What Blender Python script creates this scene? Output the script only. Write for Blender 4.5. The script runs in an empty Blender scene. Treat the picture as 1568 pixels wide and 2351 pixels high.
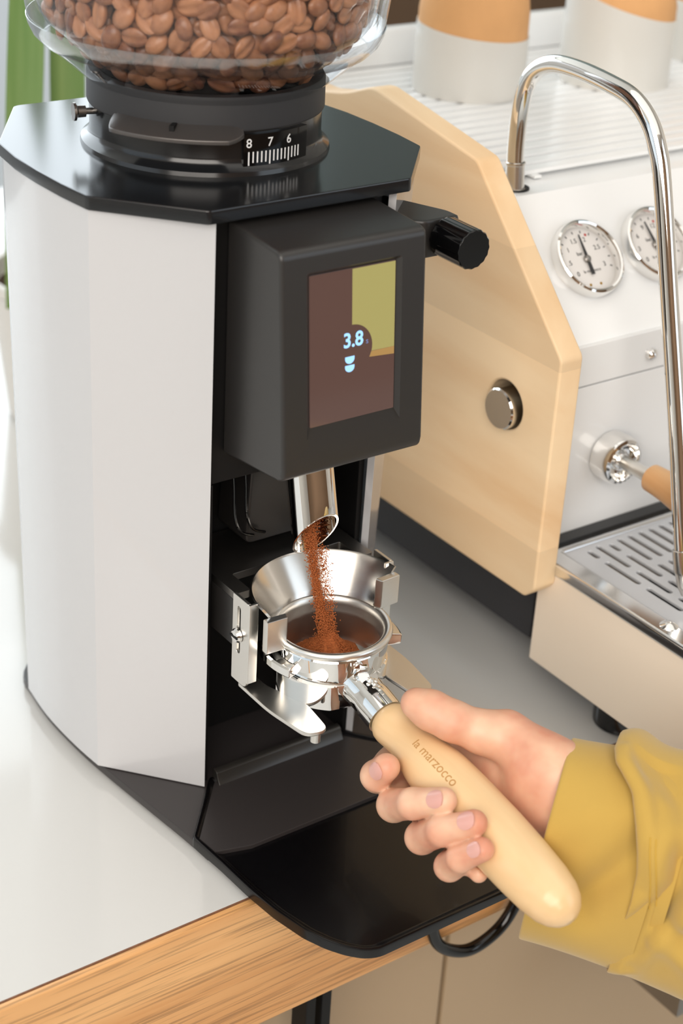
import bpy, bmesh, math, random
import numpy as np
from mathutils import Vector, Matrix

scene = bpy.context.scene
COL = scene.collection
random.seed(7)
RNG = np.random.default_rng(11)
MM = 0.001
R2 = math.radians

# ------------------------------------------------------------------ camera
cam_d = bpy.data.cameras.new('camera')
cam = bpy.data.objects.new('camera', cam_d)
COL.objects.link(cam)
scene.camera = cam
_right = Vector((0.81514677, -0.57674778, 0.05383069))
_down = Vector((-0.23439227, -0.41340042, -0.87986383))
_fwd = Vector((0.52971314, 0.70460066, -0.47216724))
_m = Matrix((( _right.x, -_down.x, -_fwd.x, -0.494),
             ( _right.y, -_down.y, -_fwd.y, -0.7046),
             ( _right.z, -_down.z, -_fwd.z, 0.648),
             (0, 0, 0, 1)))
cam.matrix_world = _m
cam_d.sensor_fit = 'VERTICAL'
cam_d.sensor_height = 36.0
cam_d.sensor_width = 24.0
cam_d.lens = 59.366
cam_d.clip_start = 0.02
cam_d.dof.use_dof = True
cam_d.dof.focus_distance = 0.955
cam_d.dof.aperture_fstop = 6.3

# ------------------------------------------------------------------ world, lights, exposure
world = bpy.data.worlds.new('world')
scene.world = world
world.use_nodes = True
bg = world.node_tree.nodes['Background']
bg.inputs[0].default_value = (0.93, 0.96, 1.0, 1)
bg.inputs[1].default_value = 0.9

def area(name, loc, target, sx, sy, power, color):
    l = bpy.data.lights.new(name, 'AREA')
    l.shape = 'RECTANGLE'; l.size = sx; l.size_y = sy
    l.energy = power; l.color = color
    o = bpy.data.objects.new(name, l); COL.objects.link(o)
    o.location = loc
    d = Vector(target) - Vector(loc)
    o.rotation_euler = d.to_track_quat('-Z', 'Y').to_euler()
    return o
area('window_daylight', (0.1, 3.3, 1.35), (0.1, 0, 0.9), 3.6, 2.3, 78, (0.84, 0.94, 1.0))
area('side_window_daylight', (-3.0, 0.3, 1.3), (0, 0.1, 0.2), 2.6, 2.0, 8, (0.45, 0.72, 1.0))
area('front_left_key', (-2.0, -2.2, 1.7), (0.1, 0, 0.15), 2.6, 2.0, 94, (1.0, 0.935, 0.86))  # added warm key light, no window here; brightens side board and grinder front
area('front_right_fill', (1.7, -2.8, 1.2), (0.3, 0, 0.2), 1.6, 2.0, 17, (0.76, 0.89, 1.0))  # added cool fill for the machine front, no doorway behind it
area('overhead_fill', (0.1, -0.9, 2.5), (0.1, -0.9, 0.0), 3.4, 3.0, 20, (1.0, 0.97, 0.93))  # added broad fill from above to lift the counter, not a real fixture

scene.view_settings.view_transform = 'Standard'
scene.view_settings.look = 'None'
scene.view_settings.gamma = 1.0
scene.view_settings.use_curve_mapping = False
scene.view_settings.exposure = 0.1
scene.cycles.use_denoising = True
scene.cycles.max_bounces = 10
scene.cycles.transparent_max_bounces = 24
scene.cycles.caustics_reflective = False
scene.cycles.caustics_refractive = False

# ------------------------------------------------------------------ materials
def lin(r, g, b):
    f = lambda c: (c/255/12.92) if c/255 <= 0.04045 else ((c/255+0.055)/1.055)**2.4
    return (f(r), f(g), f(b), 1.0)

def mat(name, color, rough=0.5, metal=0.0, coat=0.0, spec=0.5, sss=0.0, bump=None, var=None, emis=None, sheen=0.0):
    """plain principled material; bump=(scale,strength,dist_mm,stretch) var=(scale,amount)"""
    m = bpy.data.materials.new(name); m.use_nodes = True
    nt = m.node_tree; b = nt.nodes['Principled BSDF']
    b.inputs['Base Color'].default_value = color
    b.inputs['Roughness'].default_value = rough
    b.inputs['Metallic'].default_value = metal
    b.inputs['Specular IOR Level'].default_value = spec
    b.inputs['Coat Weight'].default_value = coat
    b.inputs['Coat Roughness'].default_value = 0.05
    if sheen: b.inputs['Sheen Weight'].default_value = sheen
    if sss:
        b.inputs['Subsurface Weight'].default_value = sss
        b.inputs['Subsurface Radius'].default_value = (1.0, 0.36, 0.2)
        b.inputs['Subsurface Scale'].default_value = 0.005
    if emis:
        b.inputs['Emission Color'].default_value = emis[0]
        b.inputs['Emission Strength'].default_value = emis[1]
    tc = nt.nodes.new('ShaderNodeTexCoord')
    if var:
        n = nt.nodes.new('ShaderNodeTexNoise'); n.inputs['Scale'].default_value = var[0]; n.inputs['Detail'].default_value = 4
        nt.links.new(tc.outputs['Object'], n.inputs['Vector'])
        mx = nt.nodes.new('ShaderNodeMixRGB'); mx.blend_type = 'MULTIPLY'; mx.inputs[0].default_value = 1
        rp = nt.nodes.new('ShaderNodeMapRange'); rp.inputs[3].default_value = 1-var[1]; rp.inputs[4].default_value = 1+var[1]
        nt.links.new(n.outputs['Fac'], rp.inputs[0])
        mx.inputs[1].default_value = color
        nt.links.new(rp.outputs[0], mx.inputs[2])
        nt.links.new(mx.outputs[0], b.inputs['Base Color'])
    if bump:
        mp = nt.nodes.new('ShaderNodeMapping'); mp.inputs['Scale'].default_value = bump[3] if len(bump) > 3 else (1, 1, 1)
        n2 = nt.nodes.new('ShaderNodeTexNoise'); n2.inputs['Scale'].default_value = bump[0]; n2.inputs['Detail'].default_value = 5
        bn = nt.nodes.new('ShaderNodeBump'); bn.inputs['Strength'].default_value = bump[1]; bn.inputs['Distance'].default_value = bump[2]*MM
        nt.links.new(tc.outputs['Object'], mp.inputs['Vector']); nt.links.new(mp.outputs[0], n2.inputs['Vector'])
        nt.links.new(n2.outputs['Fac'], bn.inputs['Height']); nt.links.new(bn.outputs[0], b.inputs['Normal'])
    return m

def wood(name, c_light, c_dark, stretch, rough=0.42, pore=None, plank=None, contrast=(0.35, 0.68), coat=0.0, nscale=9):
    """stretch: mapping scale per axis (small = along the grain). plank=(axis, width_m) adds board-to-board tone"""
    m = bpy.data.materials.new(name); m.use_nodes = True
    nt = m.node_tree; b = nt.nodes['Principled BSDF']; L = nt.links.new
    b.inputs['Roughness'].default_value = rough; b.inputs['Coat Weight'].default_value = coat
    tc = nt.nodes.new('ShaderNodeTexCoord'); mp = nt.nodes.new('ShaderNodeMapping')
    mp.inputs['Scale'].default_value = stretch
    L(tc.outputs['Object'], mp.inputs['Vector'])
    n = nt.nodes.new('ShaderNodeTexNoise'); n.inputs['Scale'].default_value = nscale; n.inputs['Detail'].default_value = 6
    n.inputs['Distortion'].default_value = 0.6
    L(mp.outputs[0], n.inputs['Vector'])
    cr = nt.nodes.new('ShaderNodeValToRGB')
    cr.color_ramp.elements[0].position = contrast[0]; cr.color_ramp.elements[0].color = c_dark
    cr.color_ramp.elements[1].position = contrast[1]; cr.color_ramp.elements[1].color = c_light
    L(n.outputs['Fac'], cr.inputs[0])
    out = cr.outputs[0]
    if plank:
        sp = nt.nodes.new('ShaderNodeSeparateXYZ'); L(tc.outputs['Object'], sp.inputs[0])
        dv = nt.nodes.new('ShaderNodeMath'); dv.operation = 'DIVIDE'; dv.inputs[1].default_value = plank[1]
        L(sp.outputs[plank[0]], dv.inputs[0])
        fl = nt.nodes.new('ShaderNodeMath'); fl.operation = 'FLOOR'; L(dv.outputs[0], fl.inputs[0])
        wn = nt.nodes.new('ShaderNodeTexWhiteNoise'); wn.noise_dimensions = '1D'; L(fl.outputs[0], wn.inputs['W'])
        mr = nt.nodes.new('ShaderNodeMapRange'); mr.inputs[3].default_value = plank[2]; mr.inputs[4].default_value = 1.04
        L(wn.outputs['Value'], mr.inputs[0])
        mx = nt.nodes.new('ShaderNodeMixRGB'); mx.blend_type = 'MULTIPLY'; mx.inputs[0].default_value = 1
        L(out, mx.inputs[1]); L(mr.outputs[0], mx.inputs[2]); out = mx.outputs[0]
    if pore:
        mp2 = nt.nodes.new('ShaderNodeMapping'); mp2.inputs['Scale'].default_value = pore[0]
        L(tc.outputs['Object'], mp2.inputs['Vector'])
        n2 = nt.nodes.new('ShaderNodeTexNoise'); n2.inputs['Scale'].default_value = 40; n2.inputs['Detail'].default_value = 3
        L(mp2.outputs[0], n2.inputs['Vector'])
        r2 = nt.nodes.new('ShaderNodeMapRange'); r2.inputs[1].default_value = 0.36; r2.inputs[2].default_value = 0.50
        r2.inputs[3].default_value = pore[1]; r2.inputs[4].default_value = 1.0
        L(n2.outputs['Fac'], r2.inputs[0])
        mx2 = nt.nodes.new('ShaderNodeMixRGB'); mx2.blend_type = 'MULTIPLY'; mx2.inputs[0].default_value = 1
        L(out, mx2.inputs[1]); L(r2.outputs[0], mx2.inputs[2]); out = mx2.outputs[0]
        bn = nt.nodes.new('ShaderNodeBump'); bn.inputs['Strength'].default_value = 0.25; bn.inputs['Distance'].default_value = 0.0004
        L(r2.outputs[0], bn.inputs['Height']); L(bn.outputs[0], b.inputs['Normal'])
    L(out, b.inputs['Base Color'])
    return m

M = {}
M['white_panel'] = mat('white_panel', lin(196, 196, 198), 0.22, coat=0.5)
M['white_enamel'] = mat('white_enamel', lin(240, 241, 241), 0.28, coat=0.3)
M['beige_panel'] = mat('beige_panel', lin(240, 224, 204), 0.35)
M['counter_white'] = mat('counter_white', lin(204, 203, 200), 0.12, coat=0.3, var=(3, 0.015))
M['black_plate'] = mat('black_plate', lin(24, 25, 27), 0.16, spec=0.6)
M['black_satin'] = mat('black_satin', lin(38, 36, 35), 0.36, spec=0.65)
M['black_matte'] = mat('black_matte', lin(13, 12, 12), 0.55, spec=0.3)
M['black_rubber'] = mat('black_rubber', lin(46, 46, 48), 0.6, bump=(300, 0.2, 0.2))
M['tab_grey'] = mat('tab_grey', lin(96, 92, 90), 0.34, metal=0.6)
M['charcoal'] = mat('charcoal', lin(52, 48, 48), 0.36)
M['base_grey'] = mat('base_grey', lin(44, 43, 46), 0.5)
M['tray_black'] = mat('tray_black', lin(9, 8, 10), 0.24, coat=0.15, spec=0.4, bump=(90, 0.05, 0.2, (3, 0.6, 1)))
M['lip_black'] = mat('lip_black', lin(40, 38, 36), 0.3, spec=0.7)
M['gloss_black'] = mat('gloss_black', lin(10, 10, 11), 0.08)
M['chrome'] = mat('chrome', (0.86, 0.85, 0.83, 1), 0.045, metal=1)
M['steel'] = mat('steel', (0.72, 0.69, 0.65, 1), 0.2, metal=1, bump=(160, 0.05, 0.1, (1, 1, 8)))
M['steel_dark'] = mat('steel_dark', (0.34, 0.32, 0.30, 1), 0.34, metal=1)
M['steel_satin'] = mat('steel_satin', (0.80, 0.78, 0.74, 1), 0.30, metal=1)
M['steel_bright'] = mat('steel_bright', (0.84, 0.84, 0.84, 1), 0.16, metal=1)
M['grate_grey'] = mat('grate_grey', lin(206, 208, 212), 0.32, metal=0.35)
M['maple'] = wood('maple', lin(250, 222, 182), lin(236, 198, 152), (2.0, 0.35, 2.4), rough=0.5, plank=(2, 0.062, 0.90), contrast=(0.3, 0.62), nscale=8)
M['maple_handle'] = wood('maple_handle', lin(238, 206, 160), lin(224, 186, 138), (3, 0.5, 3), rough=0.32, contrast=(0.3, 0.7), coat=0.15, nscale=12)
M['beech'] = wood('beech', lin(232, 188, 136), lin(206, 150, 98), (4, 0.5, 4), rough=0.4, contrast=(0.25, 0.7), nscale=12)
M['oak'] = wood('oak', lin(236, 184, 124), lin(196, 132, 70), (0.35, 5, 6), rough=0.42, pore=((0.35, 14, 14), 0.62), contrast=(0.25, 0.72), coat=0.2, nscale=5)
M['seam'] = mat('seam', lin(120, 82, 58), 0.8, var=(220, 0.5))
def bean_mat():
    m = mat('bean', lin(150, 92, 62), 0.36, bump=(420, 0.3, 0.25)); nt = m.node_tree; b = nt.nodes['Principled BSDF']
    oi = nt.nodes.new('ShaderNodeObjectInfo'); tc = nt.nodes.new('ShaderNodeTexCoord')
    n = nt.nodes.new('ShaderNodeTexNoise'); n.inputs['Scale'].default_value = 140; nt.links.new(tc.outputs['Object'], n.inputs['Vector'])
    ad = nt.nodes.new('ShaderNodeMath'); ad.operation = 'MULTIPLY_ADD'; ad.inputs[1].default_value = 0.55
    nt.links.new(oi.outputs['Random'], ad.inputs[0]); nt.links.new(n.outputs['Fac'], ad.inputs[2])
    r = nt.nodes.new('ShaderNodeValToRGB'); r.color_ramp.elements[0].position = 0.4; r.color_ramp.elements[0].color = lin(112, 64, 44)
    r.color_ramp.elements[1].position = 1.05; r.color_ramp.elements[1].color = lin(186, 128, 90)
    nt.links.new(ad.outputs[0], r.inputs[0]); nt.links.new(r.outputs[0], b.inputs['Base Color'])
    return m
M['bean'] = bean_mat()
M['bean_crease'] = mat('bean_crease', lin(92, 54, 36), 0.7)
M['grounds'] = mat('grounds', lin(178, 98, 48), 0.85, var=(900, 0.4))
def skin_mat():
    m = mat('skin', lin(240, 190, 166), 0.42, sss=0.3, bump=(300, 0.14, 0.35), spec=0.4); nt = m.node_tree; b = nt.nodes['Principled BSDF']
    tc = nt.nodes.new('ShaderNodeTexCoord'); n = nt.nodes.new('ShaderNodeTexNoise'); n.inputs['Scale'].default_value = 38; n.inputs['Detail'].default_value = 3
    nt.links.new(tc.outputs['Object'], n.inputs['Vector'])
    r = nt.nodes.new('ShaderNodeValToRGB'); r.color_ramp.elements[0].position = 0.32; r.color_ramp.elements[0].color = lin(212, 148, 122)
    r.color_ramp.elements[1].position = 0.66; r.color_ramp.elements[1].color = lin(230, 189, 160)
    nt.links.new(n.outputs['Fac'], r.inputs[0]); nt.links.new(r.outputs[0], b.inputs['Base Color'])
    return m
M['skin'] = skin_mat()
M['nail'] = mat('nail', lin(216, 164, 154), 0.22, spec=0.5, sss=0.1)
M['mustard'] = mat('mustard', lin(190, 156, 78), 0.85, var=(14, 0.06), bump=(1500, 0.35, 0.3), sheen=0.3, spec=0.2)
M['stitch'] = mat('stitch', lin(196, 158, 66), 0.9)
M['terracotta'] = mat('terracotta', lin(214, 162, 108), 0.8, var=(60, 0.08), bump=(400, 0.2, 0.2))
M['glaze'] = mat('glaze', lin(214, 212, 206), 0.3, coat=0.3)
M['leaf'] = wood('leaf', lin(128, 152, 92), lin(92, 128, 62), (14, 14, 0.7), rough=0.45, contrast=(0.3, 0.7), nscale=5)
M['leaf_edge'] = mat('leaf_edge', lin(178, 190, 120), 0.5)
M['soil'] = mat('soil', lin(70, 52, 40), 0.95, var=(90, 0.3))
M['pot'] = mat('pot', lin(214, 210, 204), 0.5)
M['brown_pot'] = mat('brown_pot', lin(92, 66, 48), 0.6)
M['bush_leaf'] = mat('bush_leaf', lin(150, 158, 84), 0.5, var=(12, 0.3))
M['cabinet'] = mat('cabinet', lin(176, 152, 122), 0.42)
M['cabinet_gap'] = mat('cabinet_gap', lin(150, 132, 112), 0.7)
M['floor'] = mat('floor', lin(196, 200, 200), 0.35, var=(2, 0.05))
M['wall'] = mat('wall', lin(226, 220, 212), 0.8)
M['wall_tan'] = mat('wall_tan', lin(128, 98, 72), 0.7, var=(3, 0.15))
M['wall_teal'] = mat('wall_teal', lin(150, 166, 166), 0.7)
M['wall_brown'] = mat('wall_brown', lin(96, 74, 54), 0.7, var=(3, 0.15))
M['dial_white'] = mat('dial_white', lin(236, 232, 228), 0.5)
M['dial_ink'] = mat('dial_ink', lin(40, 40, 42), 0.6)
M['dial_red'] = mat('dial_red', lin(190, 50, 40), 0.6)
M['brass'] = mat('brass', lin(206, 160, 60), 0.3, metal=1)
M['white_ink'] = mat('white_ink', lin(236, 236, 236), 0.6)
M['brand_ink'] = mat('brand_ink', lin(186, 140, 84), 0.7)
M['screen_base'] = mat('screen_base', lin(52, 38, 34), 0.06, emis=(lin(120, 92, 84), 0.42), spec=0.7)
M['screen_yellow'] = mat('screen_yellow', lin(70, 64, 34), 0.08, emis=(lin(196, 186, 118), 0.62))
M['screen_orange'] = mat('screen_orange', lin(70, 54, 34), 0.08, emis=(lin(206, 162, 98), 0.6))
M['screen_blue'] = mat('screen_blue', lin(60, 80, 110), 0.1, emis=(lin(158, 208, 255), 1.25))
M['screen_blue_dim'] = mat('screen_blue_dim', lin(60, 80, 110), 0.1, emis=(lin(140, 150, 205), 0.6))

def glass_mat(name, tint, ior=1.45, extra=0.0):
    m = bpy.data.materials.new(name); m.use_nodes = True
    nt = m.node_tree; nt.nodes.clear()
    o = nt.nodes.new('ShaderNodeOutputMaterial'); t = nt.nodes.new('ShaderNodeBsdfTransparent')
    t.inputs[0].default_value = tint
    g = nt.nodes.new('ShaderNodeBsdfGlossy'); g.inputs['Roughness'].default_value = 0.03
    f0 = nt.nodes.new('ShaderNodeLayerWeight'); f0.inputs['Blend'].default_value = 0.5
    f = nt.nodes.new('ShaderNodeMath'); f.operation = 'POWER'; f.inputs[1].default_value = 4.0
    nt.links.new(f0.outputs['Facing'], f.inputs[0])
    a = nt.nodes.new('ShaderNodeMath'); a.operation = 'MULTIPLY_ADD'; a.inputs[1].default_value = 0.8; a.inputs[2].default_value = 0.035+extra; a.use_clamp = True
    mx = nt.nodes.new('ShaderNodeMixShader')
    nt.links.new(f.outputs[0], a.inputs[0]); nt.links.new(a.outputs[0], mx.inputs[0])
    nt.links.new(t.outputs[0], mx.inputs[1]); nt.links.new(g.outputs[0], mx.inputs[2])
    nt.links.new(mx.outputs[0], o.inputs[0])
    return m
M['acrylic'] = glass_mat('acrylic', (0.97, 0.975, 0.98, 1), 1.42)
M['acrylic_glint'] = glass_mat('acrylic_glint', (0.9, 0.91, 0.92, 1), 1.42, 0.12)  # glossier copy of the acrylic, for the bright line round the hopper
M['gauge_glass'] = glass_mat('gauge_glass', (0.98, 0.98, 0.98, 1), 1.4)

# ------------------------------------------------------------------ mesh helpers (coordinates in mm, world space)
class Thing:
    def __init__(self, name, label, cat, org=(0, 0, 0), group=None, kind=None):
        o = bpy.data.objects.new(name, None); COL.objects.link(o)
        o.empty_display_size = 0.02
        o.location = Vector(org)*MM
        if kind: o['kind'] = kind
        if label: o['label'] = label
        if cat: o['category'] = cat
        if group: o['group'] = group
        self.o = o; self.org = np.array(org, float)

def make(name, V, F, material, parent=None, org=None, smooth=True, angle=35):
    """parent: Thing or (Thing, object)"""
    th = None; po = None
    if isinstance(parent, Thing): th = parent; po = parent.o
    elif isinstance(parent, tuple): th, po = parent
    og = th.org if th is not None else np.array(org if org is not None else (0, 0, 0), float)
    me = bpy.data.meshes.new(name)
    V = np.asarray(V, float)
    me.from_pydata(((V-og)*MM).tolist(), [], [list(map(int, f)) for f in F])
    me.validate(); me.update()
    if isinstance(material, str): material = M[material]
    me.materials.append(material)
    if smooth:
        me.shade_smooth()
        me.set_sharp_from_angle(angle=R2(angle))
    o = bpy.data.objects.new(name, me); COL.objects.link(o)
    if smooth and angle < 100:
        wn = o.modifiers.new('weighted_normal', 'WEIGHTED_NORMAL'); wn.keep_sharp = True; wn.weight = 80
    if po is not None: o.parent = po
    else: o.location = Vector(og)*MM
    return o

def tag(o, label, cat, group=None, kind=None):
    if label: o['label'] = label
    if cat: o['category'] = cat
    if group: o['group'] = group
    if kind: o['kind'] = kind
    return o

def from_bm(bm):
    bm.verts.ensure_lookup_table(); bm.verts.index_update()
    V = np.array([v.co[:] for v in bm.verts]); F = [[v.index for v in f.verts] for f in bm.faces]
    bm.free(); return V, F

def bevelled(V, F, w, seg=2, ang=30, weights=None):
    bm = bmesh.new()
    vs = [bm.verts.new(v) for v in np.asarray(V, float)]
    for f in F:
        try: bm.faces.new([vs[i] for i in f])
        except ValueError: pass
    bmesh.ops.recalc_face_normals(bm, faces=bm.faces)
    if w > 0:
        ed = [e for e in bm.edges if len(e.link_faces) == 2 and e.calc_face_angle(0) > R2(ang)]
        bmesh.ops.bevel(bm, geom=ed, offset=w, segments=seg, affect='EDGES', profile=0.5, clamp_overlap=True)
    return from_bm(bm)

def box(x0, x1, y0, y1, z0, z1, w=0.6, seg=2):
    V = [(x, y, z) for z in (z0, z1) for y in (y0, y1) for x in (x0, x1)]
    F = [(0, 2, 3, 1), (4, 5, 7, 6), (0, 1, 5, 4), (2, 6, 7, 3), (0, 4, 6, 2), (1, 3, 7, 5)]
    return bevelled(V, F, w, seg)

def merge(*parts):
    V = []; F = []; n = 0
    for v, f in parts:
        V.append(np.asarray(v, float)); F += [[i+n for i in q] for q in f]; n += len(v)
    return np.vstack(V), F

def prism(poly, t0, t1, axis='z', w=0.0, seg=2, top=None):
    """poly list of 2D points; axis z: (x,y), x: (y,z), y: (x,z). top: other outline at t1"""
    def up(p, t):
        return (p[0], p[1], t) if axis == 'z' else ((t, p[0], p[1]) if axis == 'x' else (p[0], t, p[1]))
    n = len(poly); top = top or poly
    V = [up(p, t0) for p in poly]+[up(p, t1) for p in top]
    F = [list(range(n))[::-1], list(range(n, 2*n))]+[[i, (i+1) % n, (i+1) % n+n, i+n] for i in range(n)]
    return bevelled(V, F, w, seg)

def frame(axis):
    a = Vector(axis).normalized()
    r = Vector((0, 0, 1)) if abs(a.z) < 0.9 else Vector((1, 0, 0))
    e1 = r.cross(a).normalized(); e2 = a.cross(e1).normalized()
    return np.array(e1), np.array(e2), np.array(a)

def lathe(profile, org, axis=(0, 0, 1), n=64, a0=0.0, a1=360.0, cap=False, e=None):
    """profile [(radius, t)]; full turn if a1-a0==360"""
    e1, e2, a = e if e is not None else ((np.array((1., 0, 0)), np.array((0, 1., 0)), np.array((0, 0, 1.))) if tuple(axis) == (0, 0, 1) else frame(axis))
    org = np.array(org, float); full = abs(a1-a0-360) < 1e-6
    m = n if full else n+1
    ang = np.radians(a0+(a1-a0)*np.arange(m)/n)
    V = []; F = []
    for r, t in profile:
        for q in ang: V.append(org+a*t+r*(math.cos(q)*e1+math.sin(q)*e2))
    k = len(profile)
    for i in range(k-1):
        for j in range(m if full else m-1):
            j2 = (j+1) % m
            F.append([i*m+j, i*m+j2, (i+1)*m+j2, (i+1)*m+j])
    if cap:
        F.append(list(range(m))[::-1]); F.append([(k-1)*m+j for j in range(m)])
    return np.array(V), F

def spline(pts, per=8):
    P = np.asarray(pts, float); out = []
    n = len(P)
    for i in range(n-1):
        p0 = P[max(i-1, 0)]; p1 = P[i]; p2 = P[i+1]; p3 = P[min(i+2, n-1)]
        for t in np.arange(per)/per:
            out.append(0.5*((2*p1)+(-p0+p2)*t+(2*p0-5*p1+4*p2-p3)*t*t+(-p0+3*p1-3*p2+p3)*t**3))
    out.append(P[-1]); return np.array(out)

def tube(path, rad, n=20, cap=True):
    path = np.asarray(path, float); k = len(path)
    if np.isscalar(rad): rad = [rad]*k
    T = np.gradient(path, axis=0); T /= np.linalg.norm(T, axis=1)[:, None]
    e1, e2, _ = frame(T[0]); V = []; F = []
    for i in range(k):
        e1 = e1-T[i]*(e1@T[i]); e1 /= np.linalg.norm(e1); e2 = np.cross(T[i], e1)
        for j in range(n):
            a = 2*math.pi*j/n; V.append(path[i]+rad[i]*(math.cos(a)*e1+math.sin(a)*e2))
    for i in range(k-1):
        for j in range(n): F.append([i*n+j, i*n+(j+1) % n, (i+1)*n+(j+1) % n, (i+1)*n+j])
    if cap: F.append(list(range(n))[::-1]); F.append([(k-1)*n+j for j in range(n)])
    return np.array(V), F

def circle2(cx, cy, r, n=32, ry=None):
    return [(cx+r*math.cos(2*math.pi*i/n), cy+(ry or r)*math.sin(2*math.pi*i/n)) for i in range(n)]

def slot2(cx, cy, lx, ly, n=6):
    """rounded slot, total size lx by ly"""
    r = min(lx, ly)/2; pts = []
    if ly >= lx:
        for i in range(n+1): a = math.pi*i/n; pts.append((cx+r*math.cos(a), cy+ly/2-r+r*math.sin(a)))
        for i in range(n+1): a = math.pi+math.pi*i/n; pts.append((cx+r*math.cos(a), cy-ly/2+r+r*math.sin(a)))
    else:
        for i in range(n+1): a = -math.pi/2+math.pi*i/n; pts.append((cx+lx/2-r+r*math.cos(a), cy+r*math.sin(a)))
        for i in range(n+1): a = math.pi/2+math.pi*i/n; pts.append((cx-lx/2+r+r*math.cos(a), cy+r*math.sin(a)))
    return pts

def rounded_poly(pts, r, n=5):
    """round every corner of a 2D polygon by r (or list of r)"""
    out = []; k = len(pts)
    rs = r if isinstance(r, (list, tuple)) else [r]*k
    for i in range(k):
        p = np.array(pts[i], float); a = np.array(pts[i-1], float)-p; b = np.array(pts[(i+1) % k], float)-p
        la = np.linalg.norm(a); lb = np.linalg.norm(b); a /= la; b /= lb
        rr = min(rs[i], la*0.45, lb*0.45)
        if rr <= 0: out.append(tuple(p)); continue
        s = p+a*rr; e = p+b*rr
        for j in range(n+1):
            t = j/n; q = (1-t)**2*s+2*t*(1-t)*p+t*t*e; out.append(tuple(q))
    return out

def eval_curve(cu):
    o = bpy.data.objects.new('tmp', cu); COL.objects.link(o)
    dg = bpy.context.evaluated_depsgraph_get()
    me = bpy.data.meshes.new_from_object(o.evaluated_get(dg))
    V = np.array([v.co[:] for v in me.vertices]).reshape(-1, 3); F = [list(p.vertices) for p in me.polygons]
    bpy.data.objects.remove(o); bpy.data.curves.remove(cu); bpy.data.meshes.remove(me)
    return V, F

def plate(loops, thick, bevel=0.0):
    """flat plate with holes in the xy plane, centred on z=0; first loop outside"""
    cu = bpy.data.curves.new('tmp', 'CURVE'); cu.dimensions = '2D'; cu.fill_mode = 'BOTH'
    cu.extrude = max(thick/2-bevel, 0.001); cu.bevel_depth = bevel; cu.bevel_resolution = 2; cu.offset = -bevel
    for lp in loops:
        s = cu.splines.new('POLY'); s.points.add(len(lp)-1); s.use_cyclic_u = True
        for p, q in zip(s.points, lp): p.co = (q[0], q[1], 0, 1)
    return eval_curve(cu)

def text(body, size, depth=0.2, fine=0, bold=0.0):
    cu = bpy.data.curves.new('tmp', 'FONT'); cu.body = body; cu.size = size; cu.extrude = depth/2; cu.offset = bold*size
    cu.align_x = 'CENTER'; cu.align_y = 'CENTER'; cu.resolution_u = 3
    V, F = eval_curve(cu)
    if not fine: return V, F
    bm = bmesh.new(); vs = [bm.verts.new(v) for v in V]
    for f in F:
        try: bm.faces.new([vs[i] for i in f])
        except ValueError: pass
    bmesh.ops.triangulate(bm, faces=bm.faces)
    for _ in range(3):
        ed = [e for e in bm.edges if e.calc_length() > fine]
        if ed: bmesh.ops.subdivide_edges(bm, edges=ed, cuts=1); bmesh.ops.triangulate(bm, faces=bm.faces)
    return from_bm(bm)

def xf(VF, org, ex, ey, ez):
    V, F = VF
    V = np.asarray(V); return np.asarray(org)+V[:, :1]*np.asarray(ex)+V[:, 1:2]*np.asarray(ey)+V[:, 2:3]*np.asarray(ez), F

# ================================================================== SETTING
FZ = -900.0
o = make('floor', *box(-4000, 6000, -3500, 7000, FZ-40, FZ, 0), 'floor'); o['kind'] = 'structure'
o = make('wall_back', *box(1350, 6000, 1900, 2000, FZ, 2600, 0), 'wall_teal'); o['kind'] = 'structure'
o = make('trim_1', *box(1350, 6000, 1880, 1899.5, FZ, 480, 0), 'wall_brown'); o['kind'] = 'structure'
o = make('wall_right', *box(3400, 3500, -3500, 1900, FZ, 2600, 0), 'wall'); o['kind'] = 'structure'
o = make('wall_front', *box(-4000, 6000, -3500, -3400, FZ, 2600, 0), 'wall_tan'); o['kind'] = 'structure'
o = make('wall_left', *box(-4000, -3900, -3500, 7000, FZ, 2600, 0), 'wall'); o['kind'] = 'structure'
o = make('ceiling', *box(-4000, 6000, -3500, 3600, 2600, 2700, 0), 'wall'); o['kind'] = 'structure'

# ================================================================== COUNTER
EY = -92.0
ct = Thing('counter', 'long white topped counter with a thick oak front edge under the grinder', 'counter', (0, EY, FZ))
make('worktop', *box(-1500, 1700, EY+3, 1150, -40, 0, 0.5), 'counter_white', ct)
make('oak_edge', *box(-1500, 1700, EY-3, EY+2.4, -97, -0.4, 1.2), 'oak', ct)
make('oak_underside', *box(-1500, 1700, EY+2.4, EY+90, -96, -41, 0.3), 'oak', ct)
make('edge_seam', *box(-1500, 1700, EY+2.2, EY+3.4, -6, -0.15, 0), 'seam', ct)
for dx in (-8.5, 3.5):
    make('leg', *box(-18+dx, -18+dx+7.5, -78, -62, FZ, -97, 1.0), 'black_matte', ct)
make('leg', *box(-1300, -1285, -78, -62, FZ, -97, 1.0), 'black_matte', ct)
make('leg', *box(1500, 1515, -78, -62, FZ, -97, 1.0), 'black_matte', ct)

cb = Thing('base_cabinet', 'pale beige cabinet standing under the counter behind the black leg', 'cabinet', (500, 200, FZ))
make('body', *box(-700, 1600, -8, 600, FZ+60, -100, 1), 'cabinet_gap', cb)
for x0, x1 in ((-694, -282), (-278, 128.5), (132.5, 545), (549, 960), (964, 1596)):
    make('door', *box(x0, x1, -30, -9, FZ+80, -104, 1.2), 'cabinet', cb)

# ================================================================== GRINDER
gr = Thing('coffee_grinder', 'white and black coffee grinder with a colour touchscreen beside the wood sided machine', 'coffee grinder', (0, 60, 0))

def mirror(p): return [(-x, y) for x, y in p]
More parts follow.
